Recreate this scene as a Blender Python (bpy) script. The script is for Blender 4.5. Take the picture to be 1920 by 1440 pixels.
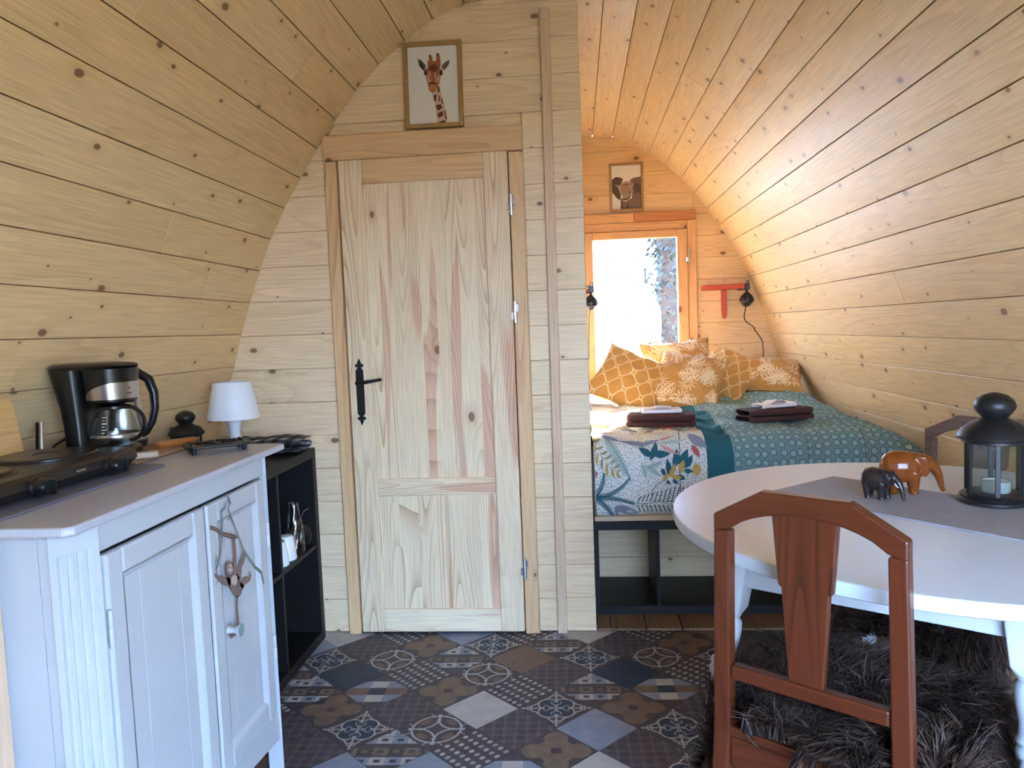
import bpy, bmesh, math, random
import numpy as np
from mathutils import Vector, Matrix, noise
D = bpy.data
SC = bpy.context.scene
COL = SC.collection
for _o in list(D.objects):
    D.objects.remove(_o)
RN = random.Random(11)
PI = math.pi

# ------------------------------------------------------------------ camera
CAM_H = 1.27
yaw, pitch, roll = math.radians(5.08), math.radians(4.13), math.radians(-2.2)
fw = Vector((-math.sin(yaw) * math.cos(pitch), math.cos(yaw) * math.cos(pitch), -math.sin(pitch)))
rt = Vector((math.cos(yaw), math.sin(yaw), 0))
up = rt.cross(fw)
rt2 = math.cos(roll) * rt + math.sin(roll) * up
up2 = -math.sin(roll) * rt + math.cos(roll) * up
cd = D.cameras.new('camera')
cd.sensor_width = 36
cd.lens = 36 * 1410 / 1920
cd.clip_start = 0.02
cam = D.objects.new('camera', cd)
COL.objects.link(cam)
cam.matrix_world = Matrix(((rt2.x, up2.x, -fw.x, 0), (rt2.y, up2.y, -fw.y, 0), (rt2.z, up2.z, -fw.z, CAM_H), (0, 0, 0, 1)))
SC.camera = cam

# ------------------------------------------------------------------ world, sun, exposure
SKY_STRENGTH = 11.0
SUN_STRENGTH = 46.0
EXPOSURE = 1.76
wd = D.worlds.new('sky')
SC.world = wd
wd.use_nodes = True
wt = wd.node_tree
wt.nodes.clear()
wo = wt.nodes.new('ShaderNodeOutputWorld')
wb = wt.nodes.new('ShaderNodeBackground')
wtc = wt.nodes.new('ShaderNodeTexCoord')
wsx = wt.nodes.new('ShaderNodeSeparateXYZ')
wcr = wt.nodes.new('ShaderNodeValToRGB')
wcr.color_ramp.elements[0].position = 0.0
wcr.color_ramp.elements[0].color = (0.47, 0.68, 1.0, 1)
wcr.color_ramp.elements[1].position = 0.8
wcr.color_ramp.elements[1].color = (0.26, 0.49, 1.0, 1)
wt.links.new(wtc.outputs['Generated'], wsx.inputs[0])
wt.links.new(wsx.outputs['Z'], wcr.inputs[0])
wt.links.new(wcr.outputs[0], wb.inputs['Color'])
wb.inputs['Strength'].default_value = SKY_STRENGTH
wt.links.new(wb.outputs[0], wo.inputs[0])

sl = D.lights.new('sun', 'SUN')
sl.energy = SUN_STRENGTH
sl.angle = math.radians(0.6)
sl.color = (1.0, 0.90, 0.76)
sun = D.objects.new('sun', sl)
COL.objects.link(sun)
sun.rotation_euler = Vector((-0.30, -1.0, -0.52)).to_track_quat('-Z', 'Y').to_euler()
sun.location = (3, 9, 5)

SC.view_settings.view_transform = 'Standard'
SC.view_settings.look = 'None'
SC.view_settings.gamma = 1.0
SC.view_settings.use_curve_mapping = False
SC.view_settings.exposure = EXPOSURE
SC.cycles.max_bounces = 6
SC.cycles.diffuse_bounces = 4
SC.cycles.glossy_bounces = 2
SC.cycles.transmission_bounces = 4
SC.cycles.transparent_max_bounces = 10
SC.cycles.use_adaptive_sampling = True
SC.cycles.adaptive_threshold = 0.2
SC.cycles.caustics_reflective = False
SC.cycles.caustics_refractive = False
SC.cycles.sample_clamp_indirect = 8.0

# ------------------------------------------------------------------ helpers
def lin(c):
    """sRGB 0-255 triple to linear rgba"""
    r = []
    for x in c[:3]:
        x = x / 255.0
        r.append(x / 12.92 if x <= 0.04045 else ((x + 0.055) / 1.055) ** 2.4)
    return (r[0], r[1], r[2], 1.0)

def nd(t, typ, ins=None, **kw):
    n = t.nodes.new(typ)
    for k, v in kw.items():
        setattr(n, k, v)
    for k, v in (ins or {}).items():
        s = n.inputs[k]
        if isinstance(v, bpy.types.NodeSocket):
            t.links.new(v, s)
        else:
            s.default_value = v
    return n

def mth(t, op, a, b=0.0, c=0.0, clamp=False):
    n = nd(t, 'ShaderNodeMath', {0: a, 1: b, 2: c}, operation=op)
    n.use_clamp = clamp
    return n.outputs[0]

def mix(t, f, a, b, blend='MIX'):
    n = nd(t, 'ShaderNodeMix', None, data_type='RGBA', blend_type=blend)
    for i, v in ((0, f), (6, a), (7, b)):
        s = n.inputs[i]
        if isinstance(v, bpy.types.NodeSocket):
            t.links.new(v, s)
        else:
            s.default_value = v
    return n.outputs[2]

def ramp(t, f, els):
    n = nd(t, 'ShaderNodeValToRGB', {0: f})
    cr = n.color_ramp
    while len(cr.elements) < len(els):
        cr.elements.new(0.5)
    for e, (p, c) in zip(cr.elements, els):
        e.position = p
        e.color = c if len(c) == 4 else (*c, 1)
    return n.outputs[0]

def newmat(name):
    m = D.materials.new(name)
    m.use_nodes = True
    t = m.node_tree
    b = t.nodes['Principled BSDF']
    return m, t, b

def simple(name, col, rough=0.5, metal=0.0, var=0.08, vscale=14.0, spec=0.5, bump=0.0, bscale=200.0, coat=0.0, stretch=None):
    m, t, b = newmat(name)
    tc = nd(t, 'ShaderNodeTexCoord')
    vec = tc.outputs['Object']
    if stretch:
        vec = nd(t, 'ShaderNodeMapping', {'Vector': vec, 'Scale': stretch}).outputs[0]
    c = lin(col)
    if var > 0:
        nz = nd(t, 'ShaderNodeTexNoise', {'Vector': vec, 'Scale': vscale, 'Detail': 4.0})
        lo = tuple(max(0, x * (1 - var * 2)) for x in c[:3]) + (1,)
        hi = tuple(min(1, x * (1 + var * 2)) for x in c[:3]) + (1,)
        cs = mix(t, nz.outputs['Fac'], lo, hi)
        t.links.new(cs, b.inputs['Base Color'])
    else:
        b.inputs['Base Color'].default_value = c
    b.inputs['Roughness'].default_value = rough
    b.inputs['Metallic'].default_value = metal
    b.inputs['Specular IOR Level'].default_value = spec
    b.inputs['Coat Weight'].default_value = coat
    if bump > 0:
        nz2 = nd(t, 'ShaderNodeTexNoise', {'Vector': vec, 'Scale': bscale, 'Detail': 3.0})
        bp = nd(t, 'ShaderNodeBump', {'Strength': bump, 'Distance': 0.002, 'Height': nz2.outputs['Fac']})
        t.links.new(bp.outputs[0], b.inputs['Normal'])
    return m

def pine(name, light, dark, knotc, tones, rough=0.42, ring=0.55, knots=0.5, rscale=12.0, kscale=5.0, axis='X', heart=None):
    """planed softwood, grain along local X; knots, growth rings that flow round them, per-board tone"""
    m, t, b = newmat(name)
    tc = nd(t, 'ShaderNodeTexCoord')
    oi = nd(t, 'ShaderNodeObjectInfo')
    rnd = oi.outputs['Random']
    off = nd(t, 'ShaderNodeCombineXYZ', {0: mth(t, 'MULTIPLY', rnd, 61.7), 1: mth(t, 'MULTIPLY', rnd, 23.9), 2: mth(t, 'MULTIPLY', rnd, 9.1)})
    src = tc.outputs['Object']
    if axis == 'Z':
        sx_ = nd(t, 'ShaderNodeSeparateXYZ', {0: src})
        src = nd(t, 'ShaderNodeCombineXYZ', {0: sx_.outputs[2], 1: sx_.outputs[0], 2: sx_.outputs[1]}).outputs[0]
    p = nd(t, 'ShaderNodeVectorMath', {0: src, 1: off.outputs[0]}, operation='ADD').outputs[0]
    # knots
    kv = nd(t, 'ShaderNodeMapping', {'Vector': p, 'Scale': (0.62, 1.0, 0.0)}).outputs[0]
    vo = nd(t, 'ShaderNodeTexVoronoi', {'Vector': kv, 'Scale': kscale, 'Randomness': 1.0}, voronoi_dimensions='2D')
    sep = nd(t, 'ShaderNodeSeparateColor', {0: vo.outputs['Color']})
    on = mth(t, 'GREATER_THAN', sep.outputs[0], 1.0 - knots)
    rad = mth(t, 'MULTIPLY_ADD', mth(t, 'POWER', sep.outputs[1], 1.6), 0.066, 0.020)
    rad = mth(t, 'MULTIPLY', rad, on)
    dist = vo.outputs['Distance']
    q = mth(t, 'DIVIDE', dist, mth(t, 'ADD', rad, 0.0005))
    core = nd(t, 'ShaderNodeMapRange', {'Value': q, 'From Min': 1.0, 'From Max': 0.65, 'To Min': 0.0, 'To Max': 1.0})
    halo = nd(t, 'ShaderNodeMapRange', {'Value': q, 'From Min': 3.2, 'From Max': 0.8, 'To Min': 0.0, 'To Max': 1.0})
    # growth rings = contours of stretched noise pushed aside by the knots
    gv = nd(t, 'ShaderNodeMapping', {'Vector': p, 'Scale': (0.75, 9.0, 6.0)}).outputs[0]
    gn = nd(t, 'ShaderNodeTexNoise', {'Vector': gv, 'Scale': 1.0, 'Detail': 0.0})
    ph = mth(t, 'MULTIPLY', gn.outputs['Fac'], rscale)
    ph = mth(t, 'ADD', ph, mth(t, 'MULTIPLY', halo.outputs[0], 0.9))
    fr = mth(t, 'FRACT', ph)
    late = mth(t, 'POWER', fr, 3.0)
    mv = nd(t, 'ShaderNodeMapping', {'Vector': p, 'Scale': (0.9, 5.0, 1.0)}).outputs[0]
    msk = nd(t, 'ShaderNodeTexNoise', {'Vector': mv, 'Scale': 1.6, 'Detail': 0.0})
    mk = nd(t, 'ShaderNodeMapRange', {'Value': msk.outputs['Fac'], 'From Min': 0.42, 'From Max': 0.66, 'To Min': 0.12, 'To Max': 1.0})
    fv = nd(t, 'ShaderNodeMapping', {'Vector': p, 'Scale': (7.0, 260.0, 90.0)}).outputs[0]
    fib = nd(t, 'ShaderNodeTexNoise', {'Vector': fv, 'Scale': 1.0, 'Detail': 0.0})
    base = mix(t, mth(t, 'MULTIPLY', mth(t, 'MULTIPLY', late, mk.outputs[0]), ring), lin(light), lin(dark))
    if heart:
        hv = nd(t, 'ShaderNodeMapping', {'Vector': p, 'Scale': (0.55, 7.0, 1.0)}).outputs[0]
        hn = nd(t, 'ShaderNodeTexNoise', {'Vector': hv, 'Scale': 1.3, 'Detail': 1.0})
        hm_ = nd(t, 'ShaderNodeMapRange', {'Value': hn.outputs['Fac'], 'From Min': 0.595, 'From Max': 0.615})
        base = mix(t, mth(t, 'MULTIPLY', hm_.outputs[0], 0.75), base, mix(t, mth(t, 'MULTIPLY', late, 0.8), lin(heart), lin((176, 120, 90))))
    tone = ramp(t, rnd, tones)
    base = mix(t, 1.0, base, tone, 'MULTIPLY')
    fb = nd(t, 'ShaderNodeMapRange', {'Value': fib.outputs['Fac'], 'From Min': 0.3, 'From Max': 0.7, 'To Min': 0.90, 'To Max': 1.06})
    base = mix(t, 1.0, base, fb.outputs[0], 'MULTIPLY')
    base = mix(t, mth(t, 'MULTIPLY', halo.outputs[0], 0.35), base, lin(dark))
    base = mix(t, mth(t, 'MULTIPLY', core.outputs[0], 0.85), base, lin(knotc))
    t.links.new(base, b.inputs['Base Color'])
    b.inputs['Roughness'].default_value = rough
    b.inputs['Specular IOR Level'].default_value = 0.42
    bh = mth(t, 'SUBTRACT', mth(t, 'MULTIPLY', fib.outputs['Fac'], 0.25), mth(t, 'MULTIPLY', halo.outputs[0], 0.6))
    bp = nd(t, 'ShaderNodeBump', {'Strength': 0.25, 'Distance': 0.003, 'Height': bh})
    t.links.new(bp.outputs[0], b.inputs['Normal'])
    return m

class MB:
    def __init__(s):
        s.v, s.f = [], []
    def add(s, vs, fs, M=None):
        o = len(s.v)
        s.v += [tuple(M @ Vector(v)) if M is not None else tuple(v) for v in vs]
        s.f += [tuple(o + i for i in f) for f in fs]
        return s
    def box(s, lo, hi, M=None):
        x0, y0, z0 = lo
        x1, y1, z1 = hi
        return s.add([(x0, y0, z0), (x1, y0, z0), (x1, y1, z0), (x0, y1, z0), (x0, y0, z1), (x1, y0, z1), (x1, y1, z1), (x0, y1, z1)],
                     [(3, 2, 1, 0), (4, 5, 6, 7), (0, 1, 5, 4), (1, 2, 6, 5), (2, 3, 7, 6), (3, 0, 4, 7)], M)
    def prism(s, poly, z0, z1, M=None):
        n = len(poly)
        a = sum(poly[i][0] * poly[(i + 1) % n][1] - poly[(i + 1) % n][0] * poly[i][1] for i in range(n))
        if a < 0:
            poly = poly[::-1]
        vs = [(x, y, z0) for x, y in poly] + [(x, y, z1) for x, y in poly]
        fs = [tuple(range(n))[::-1], tuple(range(n, 2 * n))] + [(i, (i + 1) % n, n + (i + 1) % n, n + i) for i in range(n)]
        return s.add(vs, fs, M)
    def flat(s, poly, z=0.0, M=None):
        n = len(poly)
        a = sum(poly[i][0] * poly[(i + 1) % n][1] - poly[(i + 1) % n][0] * poly[i][1] for i in range(n))
        if a < 0:
            poly = poly[::-1]
        return s.add([(x, y, z) for x, y in poly], [tuple(range(n))], M)
    def tube(s, pts, r, n=8, cap=True, M=None):
        pts = [Vector(p) for p in pts]
        rr = r if isinstance(r, (list, tuple)) else [r] * len(pts)
        vs, fs = [], []
        prev = None
        for i, p in enumerate(pts):
            d = (pts[min(i + 1, len(pts) - 1)] - pts[max(i - 1, 0)]).normalized()
            if prev is None:
                a = d.orthogonal().normalized()
            else:
                a = (prev - d * prev.dot(d))
                a = a.normalized() if a.length > 1e-6 else d.orthogonal().normalized()
            prev = a
            b = d.cross(a)
            for k in range(n):
                an = 2 * PI * k / n
                vs.append(p + (a * math.cos(an) + b * math.sin(an)) * rr[i])
        for i in range(len(pts) - 1):
            for k in range(n):
                fs.append((i * n + k, i * n + (k + 1) % n, (i + 1) * n + (k + 1) % n, (i + 1) * n + k))
        if cap:
            fs.append(tuple(range(n))[::-1])
            fs.append(tuple(range((len(pts) - 1) * n, len(pts) * n)))
        return s.add(vs, fs, M)
    def lathe(s, prof, n=24, M=None, cap=True):
        vs, fs = [], []
        for r, z in prof:
            for k in range(n):
                an = 2 * PI * k / n
                vs.append((r * math.cos(an), r * math.sin(an), z))
        for i in range(len(prof) - 1):
            for k in range(n):
                fs.append((i * n + k, i * n + (k + 1) % n, (i + 1) * n + (k + 1) % n, (i + 1) * n + k))
        if cap:
            if prof[0][0] > 1e-5:
                fs.append(tuple(range(n))[::-1])
            if prof[-1][0] > 1e-5:
                fs.append(tuple(range((len(prof) - 1) * n, len(prof) * n)))
        return s.add(vs, fs, M)
    def loft(s, secs, n=28, M=None):
        """secs: (z, cx, cy, rx, ry, power)"""
        vs, fs = [], []
        for z, cx, cy, rx, ry, e in secs:
            for k in range(n):
                an = 2 * PI * k / n
                c, q = math.cos(an), math.sin(an)
                vs.append((cx + rx * math.copysign(abs(c) ** (2 / e), c), cy + ry * math.copysign(abs(q) ** (2 / e), q), z))
        for i in range(len(secs) - 1):
            for k in range(n):
                fs.append((i * n + k, i * n + (k + 1) % n, (i + 1) * n + (k + 1) % n, (i + 1) * n + k))
        fs.append(tuple(range(n))[::-1])
        fs.append(tuple(range((len(secs) - 1) * n, len(secs) * n)))
        return s.add(vs, fs, M)
    def grid(s, fn, nu, nv, M=None):
        vs = [fn(i / nu, j / nv) for j in range(nv + 1) for i in range(nu + 1)]
        fs = [(j * (nu + 1) + i, j * (nu + 1) + i + 1, (j + 1) * (nu + 1) + i + 1, (j + 1) * (nu + 1) + i) for j in range(nv) for i in range(nu)]
        return s.add(vs, fs, M)
    def mesh(s, name, mat, smooth=False, bevel=0.0, seg=1, angle=35):
        me = D.meshes.new(name)
        me.from_pydata([tuple(v) for v in s.v], [], s.f)
        if bevel > 0 or smooth:
            bm = bmesh.new()
            bm.from_mesh(me)
            if smooth:
                bmesh.ops.remove_doubles(bm, verts=bm.verts, dist=1e-6)
            if bevel > 0:
                es = [e for e in bm.edges if len(e.link_faces) == 2 and e.calc_face_angle(0) > math.radians(30)]
                bmesh.ops.bevel(bm, geom=es, offset=bevel, segments=seg, profile=0.5, affect='EDGES', clamp_overlap=True)
            if smooth:
                for f in bm.faces:
                    f.smooth = True
                for e in bm.edges:
                    if len(e.link_faces) == 2 and e.calc_face_angle(0) > math.radians(angle):
                        e.smooth = False
            bm.to_mesh(me)
            bm.free()
        if mat is not None:
            me.materials.append(mat)
        me.update()
        return me
    def build(s, name, mat, parent=None, loc=None, rotz=None, smooth=False, bevel=0.0, seg=1, M=None, angle=35):
        return link(name, s.mesh(name, mat, smooth, bevel, seg, angle), parent, loc, rotz, M)

def link(name, me, parent=None, loc=None, rotz=None, M=None):
    o = D.objects.new(name, me)
    COL.objects.link(o)
    if parent is not None:
        o.parent = parent
    if M is not None:
        o.matrix_basis = M
    else:
        if loc is not None:
            o.location = loc
        if rotz is not None:
            o.rotation_euler = (0, 0, rotz)
    return o

def tag(o, label=None, cat=None, group=None, kind=None):
    if label:
        o['label'] = label
    if cat:
        o['category'] = cat
    if group:
        o['group'] = group
    if kind:
        o['kind'] = kind
    return o

def thing(name, label, cat, loc=(0, 0, 0), rotz=0.0, group=None):
    o = D.objects.new(name, None)
    o.empty_display_size = 0.05
    COL.objects.link(o)
    o.location = loc
    o.rotation_euler = (0, 0, rotz)
    return tag(o, label, cat, group)

def copy_tree(o, parent=None):
    c = o.copy()
    COL.objects.link(c)
    c.parent = parent
    for ch in list(o.children):
        copy_tree(ch, c)
    return c

def basis(ex, ey, ez, org):
    return Matrix(((ex[0], ey[0], ez[0], org[0]), (ex[1], ey[1], ez[1], org[1]), (ex[2], ey[2], ez[2], org[2]), (0, 0, 0, 1)))

T = Matrix.Translation
def RX(a): return Matrix.Rotation(a, 4, 'X')
def RY(a): return Matrix.Rotation(a, 4, 'Y')
def RZ(a): return Matrix.Rotation(a, 4, 'Z')

# ------------------------------------------------------------------ materials
WALL = pine('wall_pine', (237, 207, 158), (206, 163, 111), (106, 72, 44),
            [(0.0, (0.90, 0.86, 0.80)), (0.35, (1.0, 0.97, 0.92)), (0.65, (0.96, 0.91, 0.83)), (1.0, (1.0, 1.0, 0.98))], rough=0.40, ring=0.42, knots=0.72, kscale=6.6)
PART = pine('partition_pine', (239, 215, 180), (202, 167, 128), (98, 70, 50),
            [(0.0, (0.95, 0.92, 0.88)), (0.5, (1.0, 0.98, 0.95)), (1.0, (0.97, 0.95, 0.93))], rough=0.5, ring=0.45, knots=0.5, kscale=6.5)
BACK = pine('back_wall_pine', (238, 200, 146), (198, 142, 84), (108, 66, 36),
            [(0.0, (0.92, 0.88, 0.80)), (0.5, (1.0, 0.97, 0.92)), (1.0, (0.96, 0.93, 0.9))], rough=0.5, knots=0.4)
DOORW = pine('door_pine', (240, 220, 188), (188, 148, 108), (130, 78, 52),
             [(0.0, (1.0, 0.99, 0.96)), (0.45, (1.0, 0.97, 0.93)), (0.5, (0.98, 0.90, 0.84)), (0.62, (1, 1, 0.98)), (0.85, (0.97, 0.94, 0.90)), (1.0, (0.96, 0.91, 0.87))],
             rough=0.5, ring=0.85, knots=0.22, rscale=20.0, heart=(222, 172, 142))
FRAMEW = pine('door_frame_pine', (228, 192, 148), (190, 140, 98), (110, 62, 36),
              [(0.0, (1, 0.96, 0.92)), (1.0, (0.95, 0.90, 0.85))], rough=0.5, ring=0.8, knots=0.25, rscale=10.0)
ORANGE = pine('window_pine', (226, 174, 112), (188, 128, 70), (112, 62, 30),
              [(0.0, (1, 0.96, 0.92)), (1.0, (0.95, 0.90, 0.85))], rough=0.45, ring=0.6, knots=0.25)
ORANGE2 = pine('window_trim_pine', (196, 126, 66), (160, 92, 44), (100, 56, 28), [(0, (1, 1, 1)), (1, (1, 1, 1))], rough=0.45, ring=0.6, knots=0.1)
BATTEN = pine('batten_wood', (222, 190, 160), (190, 150, 118), (110, 70, 48), [(0, (1, 1, 1)), (1, (1, 1, 1))], rough=0.6, knots=0.3)
DECK = pine('deck_wood', (128, 104, 84), (84, 64, 50), (46, 34, 26), [(0, (0.8, 0.8, 0.8)), (1, (1.1, 1.05, 1.0))], rough=0.6, ring=0.9, knots=0.2)
BOARDW = pine('brown_board', (160, 124, 90), (122, 86, 58), (80, 50, 32), [(0, (1, 1, 1)), (1, (1, 1, 1))], rough=0.5, knots=0.1)
CHOP = pine('chopping_board_wood', (226, 180, 116), (190, 134, 70), (130, 80, 40), [(0, (1, 1, 1)), (1, (1, 1, 1))], rough=0.5, knots=0.15)
CHAIRW = pine('chair_wood', (88, 40, 21), (46, 19, 10), (40, 18, 10), [(0, (1, 1, 1)), (1, (0.9, 0.88, 0.85))], rough=0.30, ring=0.7, knots=0.0, rscale=16)
CHAIRV = pine('chair_wood_upright', (88, 40, 21), (46, 19, 10), (40, 18, 10), [(0, (1, 1, 1)), (1, (0.9, 0.88, 0.85))], rough=0.30, ring=0.7, knots=0.0, rscale=16, axis='Z')
CHAIRD = pine('chair_wood_dark', (116, 92, 80), (80, 60, 52), (50, 36, 28), [(0, (1, 1, 1)), (1, (0.9, 0.88, 0.85))], rough=0.35, ring=0.5, knots=0.05)
WHITE = simple('white_paint', (188, 192, 197), 0.38, var=0.03, vscale=6, bump=0.08, bscale=60)
WHITE2 = simple('white_table_paint', (208, 215, 222), 0.30, var=0.02, vscale=5)
CREAMT = simple('cabinet_top_paint', (184, 185, 194), 0.35, var=0.04, vscale=5)
BLACK = simple('black_plastic', (16, 16, 18), 0.32, var=0.0)
BLACKM = simple('black_iron', (20, 20, 22), 0.45, var=0.1, vscale=30)
HANDLE = simple('black_handle_iron', (12, 12, 20), 0.4, var=0.0)
BWOOD = simple('black_brown_shelf', (17, 15, 17), 0.5, spec=0.3, var=0.25, vscale=5, stretch=(2, 40, 40), bump=0.05)
BWOODE = simple('black_brown_shelf_edge', (52, 47, 50), 0.5, var=0.15, vscale=30)
STEEL = simple('brushed_steel', (190, 190, 192), 0.28, metal=1.0, var=0.06, vscale=8, stretch=(1, 1, 60))
CHROME = simple('chrome', (205, 205, 208), 0.25, metal=1.0, var=0.0)
GREY = simple('grey_felt_board', (152, 150, 154), 0.75, var=0.08, vscale=80, bump=0.25, bscale=700)
MATG = simple('grey_mat', (110, 112, 124), 0.5, var=0.05, vscale=30)
LAMPW = simple('lamp_white', (232, 234, 238), 0.45, var=0.0)
RED = simple('red_stain_wood', (186, 66, 22), 0.45, var=0.12, vscale=9, stretch=(3, 20, 20))
TOWB = simple('brown_terry', (72, 40, 36), 0.95, var=0.3, vscale=220, bump=1.0, bscale=420)
TOWW = simple('white_terry', (238, 232, 232), 0.95, var=0.05, vscale=120, bump=0.8, bscale=420)
OCHRE = simple('ochre_cotton', (190, 142, 78), 0.9, var=0.07, vscale=22, bump=0.3, bscale=500)
PRINT = simple('cream_print', (236, 214, 178), 0.9, var=0.0)
FRAMEP = simple('picture_frame_wood', (164, 128, 78), 0.55, var=0.1, vscale=30, stretch=(1, 1, 1))
PAPER = simple('print_paper', (226, 222, 214), 0.7, var=0.02)
CANDLE = simple('candle_wax', (236, 232, 224), 0.5, var=0.0)
MUGW = simple('white_ceramic', (232, 234, 238), 0.18, var=0.0)
MATT = simple('mattress_cover', (214, 208, 196), 0.9, var=0.03)
EARTH = simple('outdoor_ground', (108, 102, 88), 0.95, var=0.15, vscale=3)
FAB_BLACK = None

def glass(name, tint=(255, 255, 255), rough=0.0, alpha=0.12):
    """thin pane: mostly clear with a mirror-like film"""
    m, t, b = newmat(name)
    out = t.nodes['Material Output']
    t.nodes.remove(b)
    tr = nd(t, 'ShaderNodeBsdfTransparent', {'Color': lin(tint)})
    gl = nd(t, 'ShaderNodeBsdfGlossy', {'Color': (1, 1, 1, 1), 'Roughness': rough})
    lw = nd(t, 'ShaderNodeLayerWeight', {'Blend': 0.5})
    f = mth(t, 'MULTIPLY_ADD', mth(t, 'POWER', lw.outputs['Facing'], 4.0), 0.35, alpha, clamp=True)
    mx = nd(t, 'ShaderNodeMixShader', {0: f, 1: tr.outputs[0], 2: gl.outputs[0]})
    t.links.new(mx.outputs[0], out.inputs[0])
    return m
GLASS = glass('clear_glass', (238, 242, 242), alpha=0.035)
PANE = glass('window_glass', (250, 252, 252), alpha=0.03)

# ------------------------------------------------------------------ the pod's cross-section
PC = -0.05            # centre line x
Y0, Y1 = -0.48, 5.40  # front and back
YP = 3.07             # face of the bathroom partition
HALF = [(1.50, -0.02), (1.525, 0.2), (1.54, 0.45), (1.535, 0.65), (1.508, 0.8), (1.468, 0.95), (1.408, 1.131), (1.354, 1.309), (1.288, 1.499), (1.23, 1.635),
        (1.172, 1.756), (1.098, 1.874), (0.978, 2.055), (0.849, 2.222), (0.751, 2.325), (0.627, 2.424), (0.528, 2.496), (0.40, 2.563), (0.30, 2.592), (0.0, 2.604)]
def half_w(z):
    z = max(-0.02, min(2.603, z))
    for (w0, z0), (w1, z1) in zip(HALF, HALF[1:]):
        if z0 <= z <= z1:
            return w0 + (w1 - w0) * (z - z0) / (z1 - z0)
    return 0.0
# fine arc, from the top centre down (s = arc length)
ARC = [(0.0, 0.0, 2.604)]
_p = HALF[::-1]
for (w0, z0), (w1, z1) in zip(_p, _p[1:]):
    for k in range(1, 11):
        w, z = w0 + (w1 - w0) * k / 10, z0 + (z1 - z0) * k / 10
        ARC.append((ARC[-1][0] + math.hypot(w - ARC[-1][1], z - ARC[-1][2]), w, z))
def arc_at(s):
    if s <= 0:
        return (abs(s) and 0.0, 2.604)
    for a, b in zip(ARC, ARC[1:]):
        if a[0] <= s <= b[0]:
            f = (s - a[0]) / (b[0] - a[0])
            return (a[1] + (b[1] - a[1]) * f, a[2] + (b[2] - a[2]) * f)
    return ARC[-1][1:]
SMAX = ARC[-1][0]
PW = 0.14
# signed joints: negative = left
joints = [0.06 + PW * k for k in range(0, 40) if 0.06 + PW * k < SMAX - 0.03] + [SMAX]
jl = [-(0.08 + PW * k) for k in range(0, 40) if 0.08 + PW * k < SMAX - 0.03] + [-SMAX]
allj = sorted(jl) + joints
def pos(s):
    w, z = arc_at(abs(s))
    return Vector((PC + math.copysign(w, s), 0, z))

# ------------------------------------------------------------------ floor
fl = MB().box((-1.6, Y0, -0.14), (1.5, Y1 + 0.05, -0.004)).build('floor', simple('subfloor', (70, 60, 54), 0.8))
tag(fl, kind='structure')
# ground outside
gb = MB()
gb.box((-30, -30, -0.5), (30, 30, -0.42))
tag(gb.build('ground', EARTH), kind='structure')

TS = 0.256 / math.sqrt(2)      # side of one printed tile
def stone(name, col, var=0.3, rough=0.5, col2=None, scale=18):
    m, t, b = newmat(name)
    tc = nd(t, 'ShaderNodeTexCoord')
    oi = nd(t, 'ShaderNodeObjectInfo')
    off = nd(t, 'ShaderNodeCombineXYZ', {0: mth(t, 'MULTIPLY', oi.outputs['Random'], 31.0), 1: mth(t, 'MULTIPLY', oi.outputs['Random'], 17.0)})
    p = nd(t, 'ShaderNodeVectorMath', {0: tc.outputs['Object'], 1: off.outputs[0]}, operation='ADD').outputs[0]
    n1 = nd(t, 'ShaderNodeTexNoise', {'Vector': p, 'Scale': scale, 'Detail': 6.0, 'Roughness': 0.65})
    n2 = nd(t, 'ShaderNodeTexNoise', {'Vector': p, 'Scale': 90.0, 'Detail': 3.0})
    c = lin(col)
    c2 = lin(col2) if col2 else tuple(x * (1 - var) for x in c[:3]) + (1,)
    f1 = nd(t, 'ShaderNodeMapRange', {'Value': n1.outputs['Fac'], 'From Min': 0.35, 'From Max': 0.65})
    base = mix(t, f1.outputs[0], c, c2)
    sp = nd(t, 'ShaderNodeMapRange', {'Value': n2.outputs['Fac'], 'From Min': 0.62, 'From Max': 0.75, 'To Min': 0.0, 'To Max': 0.5})
    base = mix(t, sp.outputs[0], base, tuple(x * 0.45 for x in c[:3]) + (1,))
    t.links.new(base, b.inputs['Base Color'])
    b.inputs['Roughness'].default_value = rough
    b.inputs['Specular IOR Level'].default_value = 0.35
    return m
S_DARK = stone('tile_dark', (84, 75, 80), col2=(60, 53, 58))
S_NAVY = stone('tile_navy', (44, 58, 78))
S_TEAL = stone('tile_teal', (48, 64, 82), col2=(38, 48, 64))
S_WHITE = stone('tile_white', (190, 186, 182), 0.18)
S_BLUE = stone('tile_blue', (122, 134, 154), 0.25, col2=(142, 148, 162))
S_RUST = stone('tile_rust', (126, 98, 82), col2=(104, 88, 76), scale=26)
S_SAND = stone('tile_sand', (128, 108, 88), col2=(104, 90, 80), scale=26)
S_LINE = stone('tile_line', (182, 178, 176), 0.15)
S_LINE2 = stone('tile_faint_line', (122, 115, 120), 0.25)
S_PALE = stone('tile_pale', (160, 160, 164), 0.2)
hs = TS / 2 - 0.0006
def clip_sq(poly, h=hs):
    for ax, sg in ((0, 1), (0, -1), (1, 1), (1, -1)):
        out = []
        for i in range(len(poly)):
            a, b = poly[i], poly[(i + 1) % len(poly)]
            da, db = h - sg * a[ax], h - sg * b[ax]
            if da >= 0:
                out.append(a)
            if (da >= 0) != (db >= 0):
                f = da / (da - db)
                out.append((a[0] + (b[0] - a[0]) * f, a[1] + (b[1] - a[1]) * f))
        poly = out
        if len(poly) < 3:
            return []
    return poly
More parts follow.
